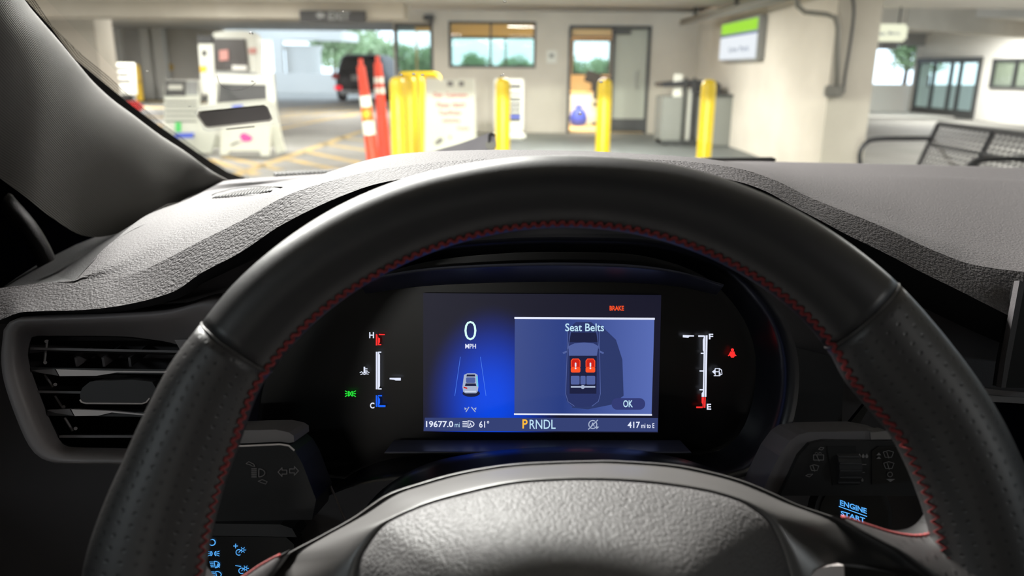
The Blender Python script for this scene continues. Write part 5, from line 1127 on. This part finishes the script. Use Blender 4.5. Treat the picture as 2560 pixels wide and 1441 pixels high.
def wsh(x, y, s_=1.0): return lambda b: (b.line([(x - 13 * s_, y - 6 * s_), (x, y - 10 * s_), (x + 13 * s_, y - 6 * s_), (x + 8 * s_, y + 7 * s_), (x - 8 * s_, y + 7 * s_)], 1.6, True), b.line([(x - 4 * s_, y - 6 * s_), (x + 1 * s_, y + 9 * s_)], 1.8))
icon(wsh(2221, 1137), 'front_wiper_icon'); icon(wsh(2222, 1165), 'intermittent_wiper_icon'); icon(wsh(2036, 1171, .85), 'washer_icon')
icon(lambda b: b.arc(2225, 1187, 6, 6, 0, 360, 2), 'off_icon'); icon(lambda b: b.poly([(2215, 1198), (2238, 1198), (2226, 1206)]), 'down_icon')
icon(lambda b: (b.poly([(2191, 1139), (2197, 1132), (2203, 1139)])), 'up_icon'); icon(lambda b: (b.poly([(2191, 1148), (2197, 1142), (2203, 1148)])), 'up_icon')
icon(lambda b: b.arc(2297, 1193, 6, 6, 0, 360, 2.2), 'off_icon')
icon(lambda b: (b.line([(2034, 1138), (2059, 1138), (2059, 1151), (2034, 1151)], 1.8, True), b.line([(2042, 1140), (2048, 1154)], 1.8), b.arc(2041, 1135, 3, 3, 180, 360, 1.5), b.arc(2050, 1135, 3, 3, 180, 360, 1.5)), 'rear_wiper_icon')
for pts in ([(2046, 1124), (2052, 1119), (2060, 1120), (2055, 1126)], [(2014, 1190), (2020, 1187), (2032, 1186), (2024, 1193)]): icon(lambda b: b.line(pts, 1.5, True), 'twist_arrow_icon')
# start button
SB = Plane(PD(2135, 1290, .47), -FW + UP * .1)
t = thing('start_button', 'dark round engine start button with glowing blue lettering', 'button', SB.at(2135, 1290))
c = SB.at(2135, 1292); MW().tube([c - SB.n * .01, c], .021, 32).build('button_cap', 'gloss_black', t, 40); MW().tube([c - SB.n * .012, c - SB.n * .001], .024, 32).build('ring', 'panel_dark', t, 40)
icon(lambda b: b.text('ENGINE', 2100, 1250, 2167, 1264, .03, slope=.33), 'lettering', 'g_start', t, SB, .0006); icon(lambda b: b.text('START', 2102, 1277, 2163, 1290, .03, slope=.31), 'lettering', 'g_start', t, SB, .0006)
icon(lambda b: b.line([(2098, 1267), (2167, 1292)], 2.4), 'divider_line', 'g_start', t, SB, .0006)
# light switch panel
t = thing('light_switch', 'black light switch panel with glowing blue lamp icons, low at left', 'switch', PD(590, 1390, .5))
MW().prism([PD(x, y, .5) for x, y in ((380, 1340), (715, 1344), (735, 1362), (740, 1560), (380, 1560))], FW * .02).build('panel', 'gloss_black', t)
MW().prism([PD(x, y, .496) for x, y in ((380, 1308), (700, 1312), (730, 1322), (742, 1344), (715, 1343), (380, 1338))], FW * .025).build('upper_ledge', 'slat_dark', t)
pl2 = Plane(PD(590, 1390, .4995), -FW)
I2 = lambda fn, name, m='g_start': icon(fn, name, m, t, pl2, .0003)
I2(lambda b: b.arc(530, 1357, 8, 7.5, 0, 360, 2.6, 20), 'off_icon')
def pk2(b):
    b.arc(527, 1385, 3.5, 5, -90, 90, 2); b.line([(527, 1380), (527, 1390)], 2); b.arc(540, 1385, 3.5, 5, 90, 270, 2); b.line([(540, 1380), (540, 1390)], 2)
    for k in (-1, 0, 1): b.line([(519, 1385 + 6 * k), (524, 1385 + 4 * k)], 1.8); b.line([(548, 1385 + 6 * k), (543, 1385 + 4 * k)], 1.8)
I2(pk2, 'parking_lamp_icon')
def lo(x, y, a):
    def f(b):
        for k in range(4): b.line([(x - 13 + 1.2 * k, y - 6 + 4 * k), (x - 5 + .8 * k, y - 6 + 4 * k)], 1.9)
        b.arc(x, y + .5, 12, 8, -95, 85, 2.2); b.line([(x - 2, y - 7), (x + 1, y + 8)], 2.2)
        if a: b.text('A', x + 3, y - 3, x + 13, y + 8, .02)
    return f
I2(lo(537, 1412, 1), 'auto_lamp_icon'); I2(lo(541, 1437, 0), 'low_beam_icon')
def dim(x, y):
    def f(b):
        b.arc(x, y, 7, 7, 60, 330, 2); b.line([(x, y), (x + 4, y - 4)], 1.8); b.arc(x + 10, y - 6, 3.4, 3.4, 0, 360, 1.8, 10)
        for k in range(6): a = k * 1.047; b.line([(x + 10 + 5.5 * math.cos(a), y - 6 + 5.5 * math.sin(a)), (x + 10 + 7.5 * math.cos(a), y - 6 + 7.5 * math.sin(a))], 1.6)
    return f
I2(dim(597, 1382), 'dimmer_icon'); I2(dim(604, 1428), 'dimmer_icon')
I2(lambda b: (b.line([(584, 1366), (594, 1366)], 2), b.line([(589, 1361), (589, 1371)], 2)), 'plus_icon'); I2(lambda b: b.line([(589, 1415), (602, 1417)], 2), 'minus_icon')
I2(lambda b: b.rrect(497, 1406, 512, 1416, 3), 'indicator_light', 'g_led')
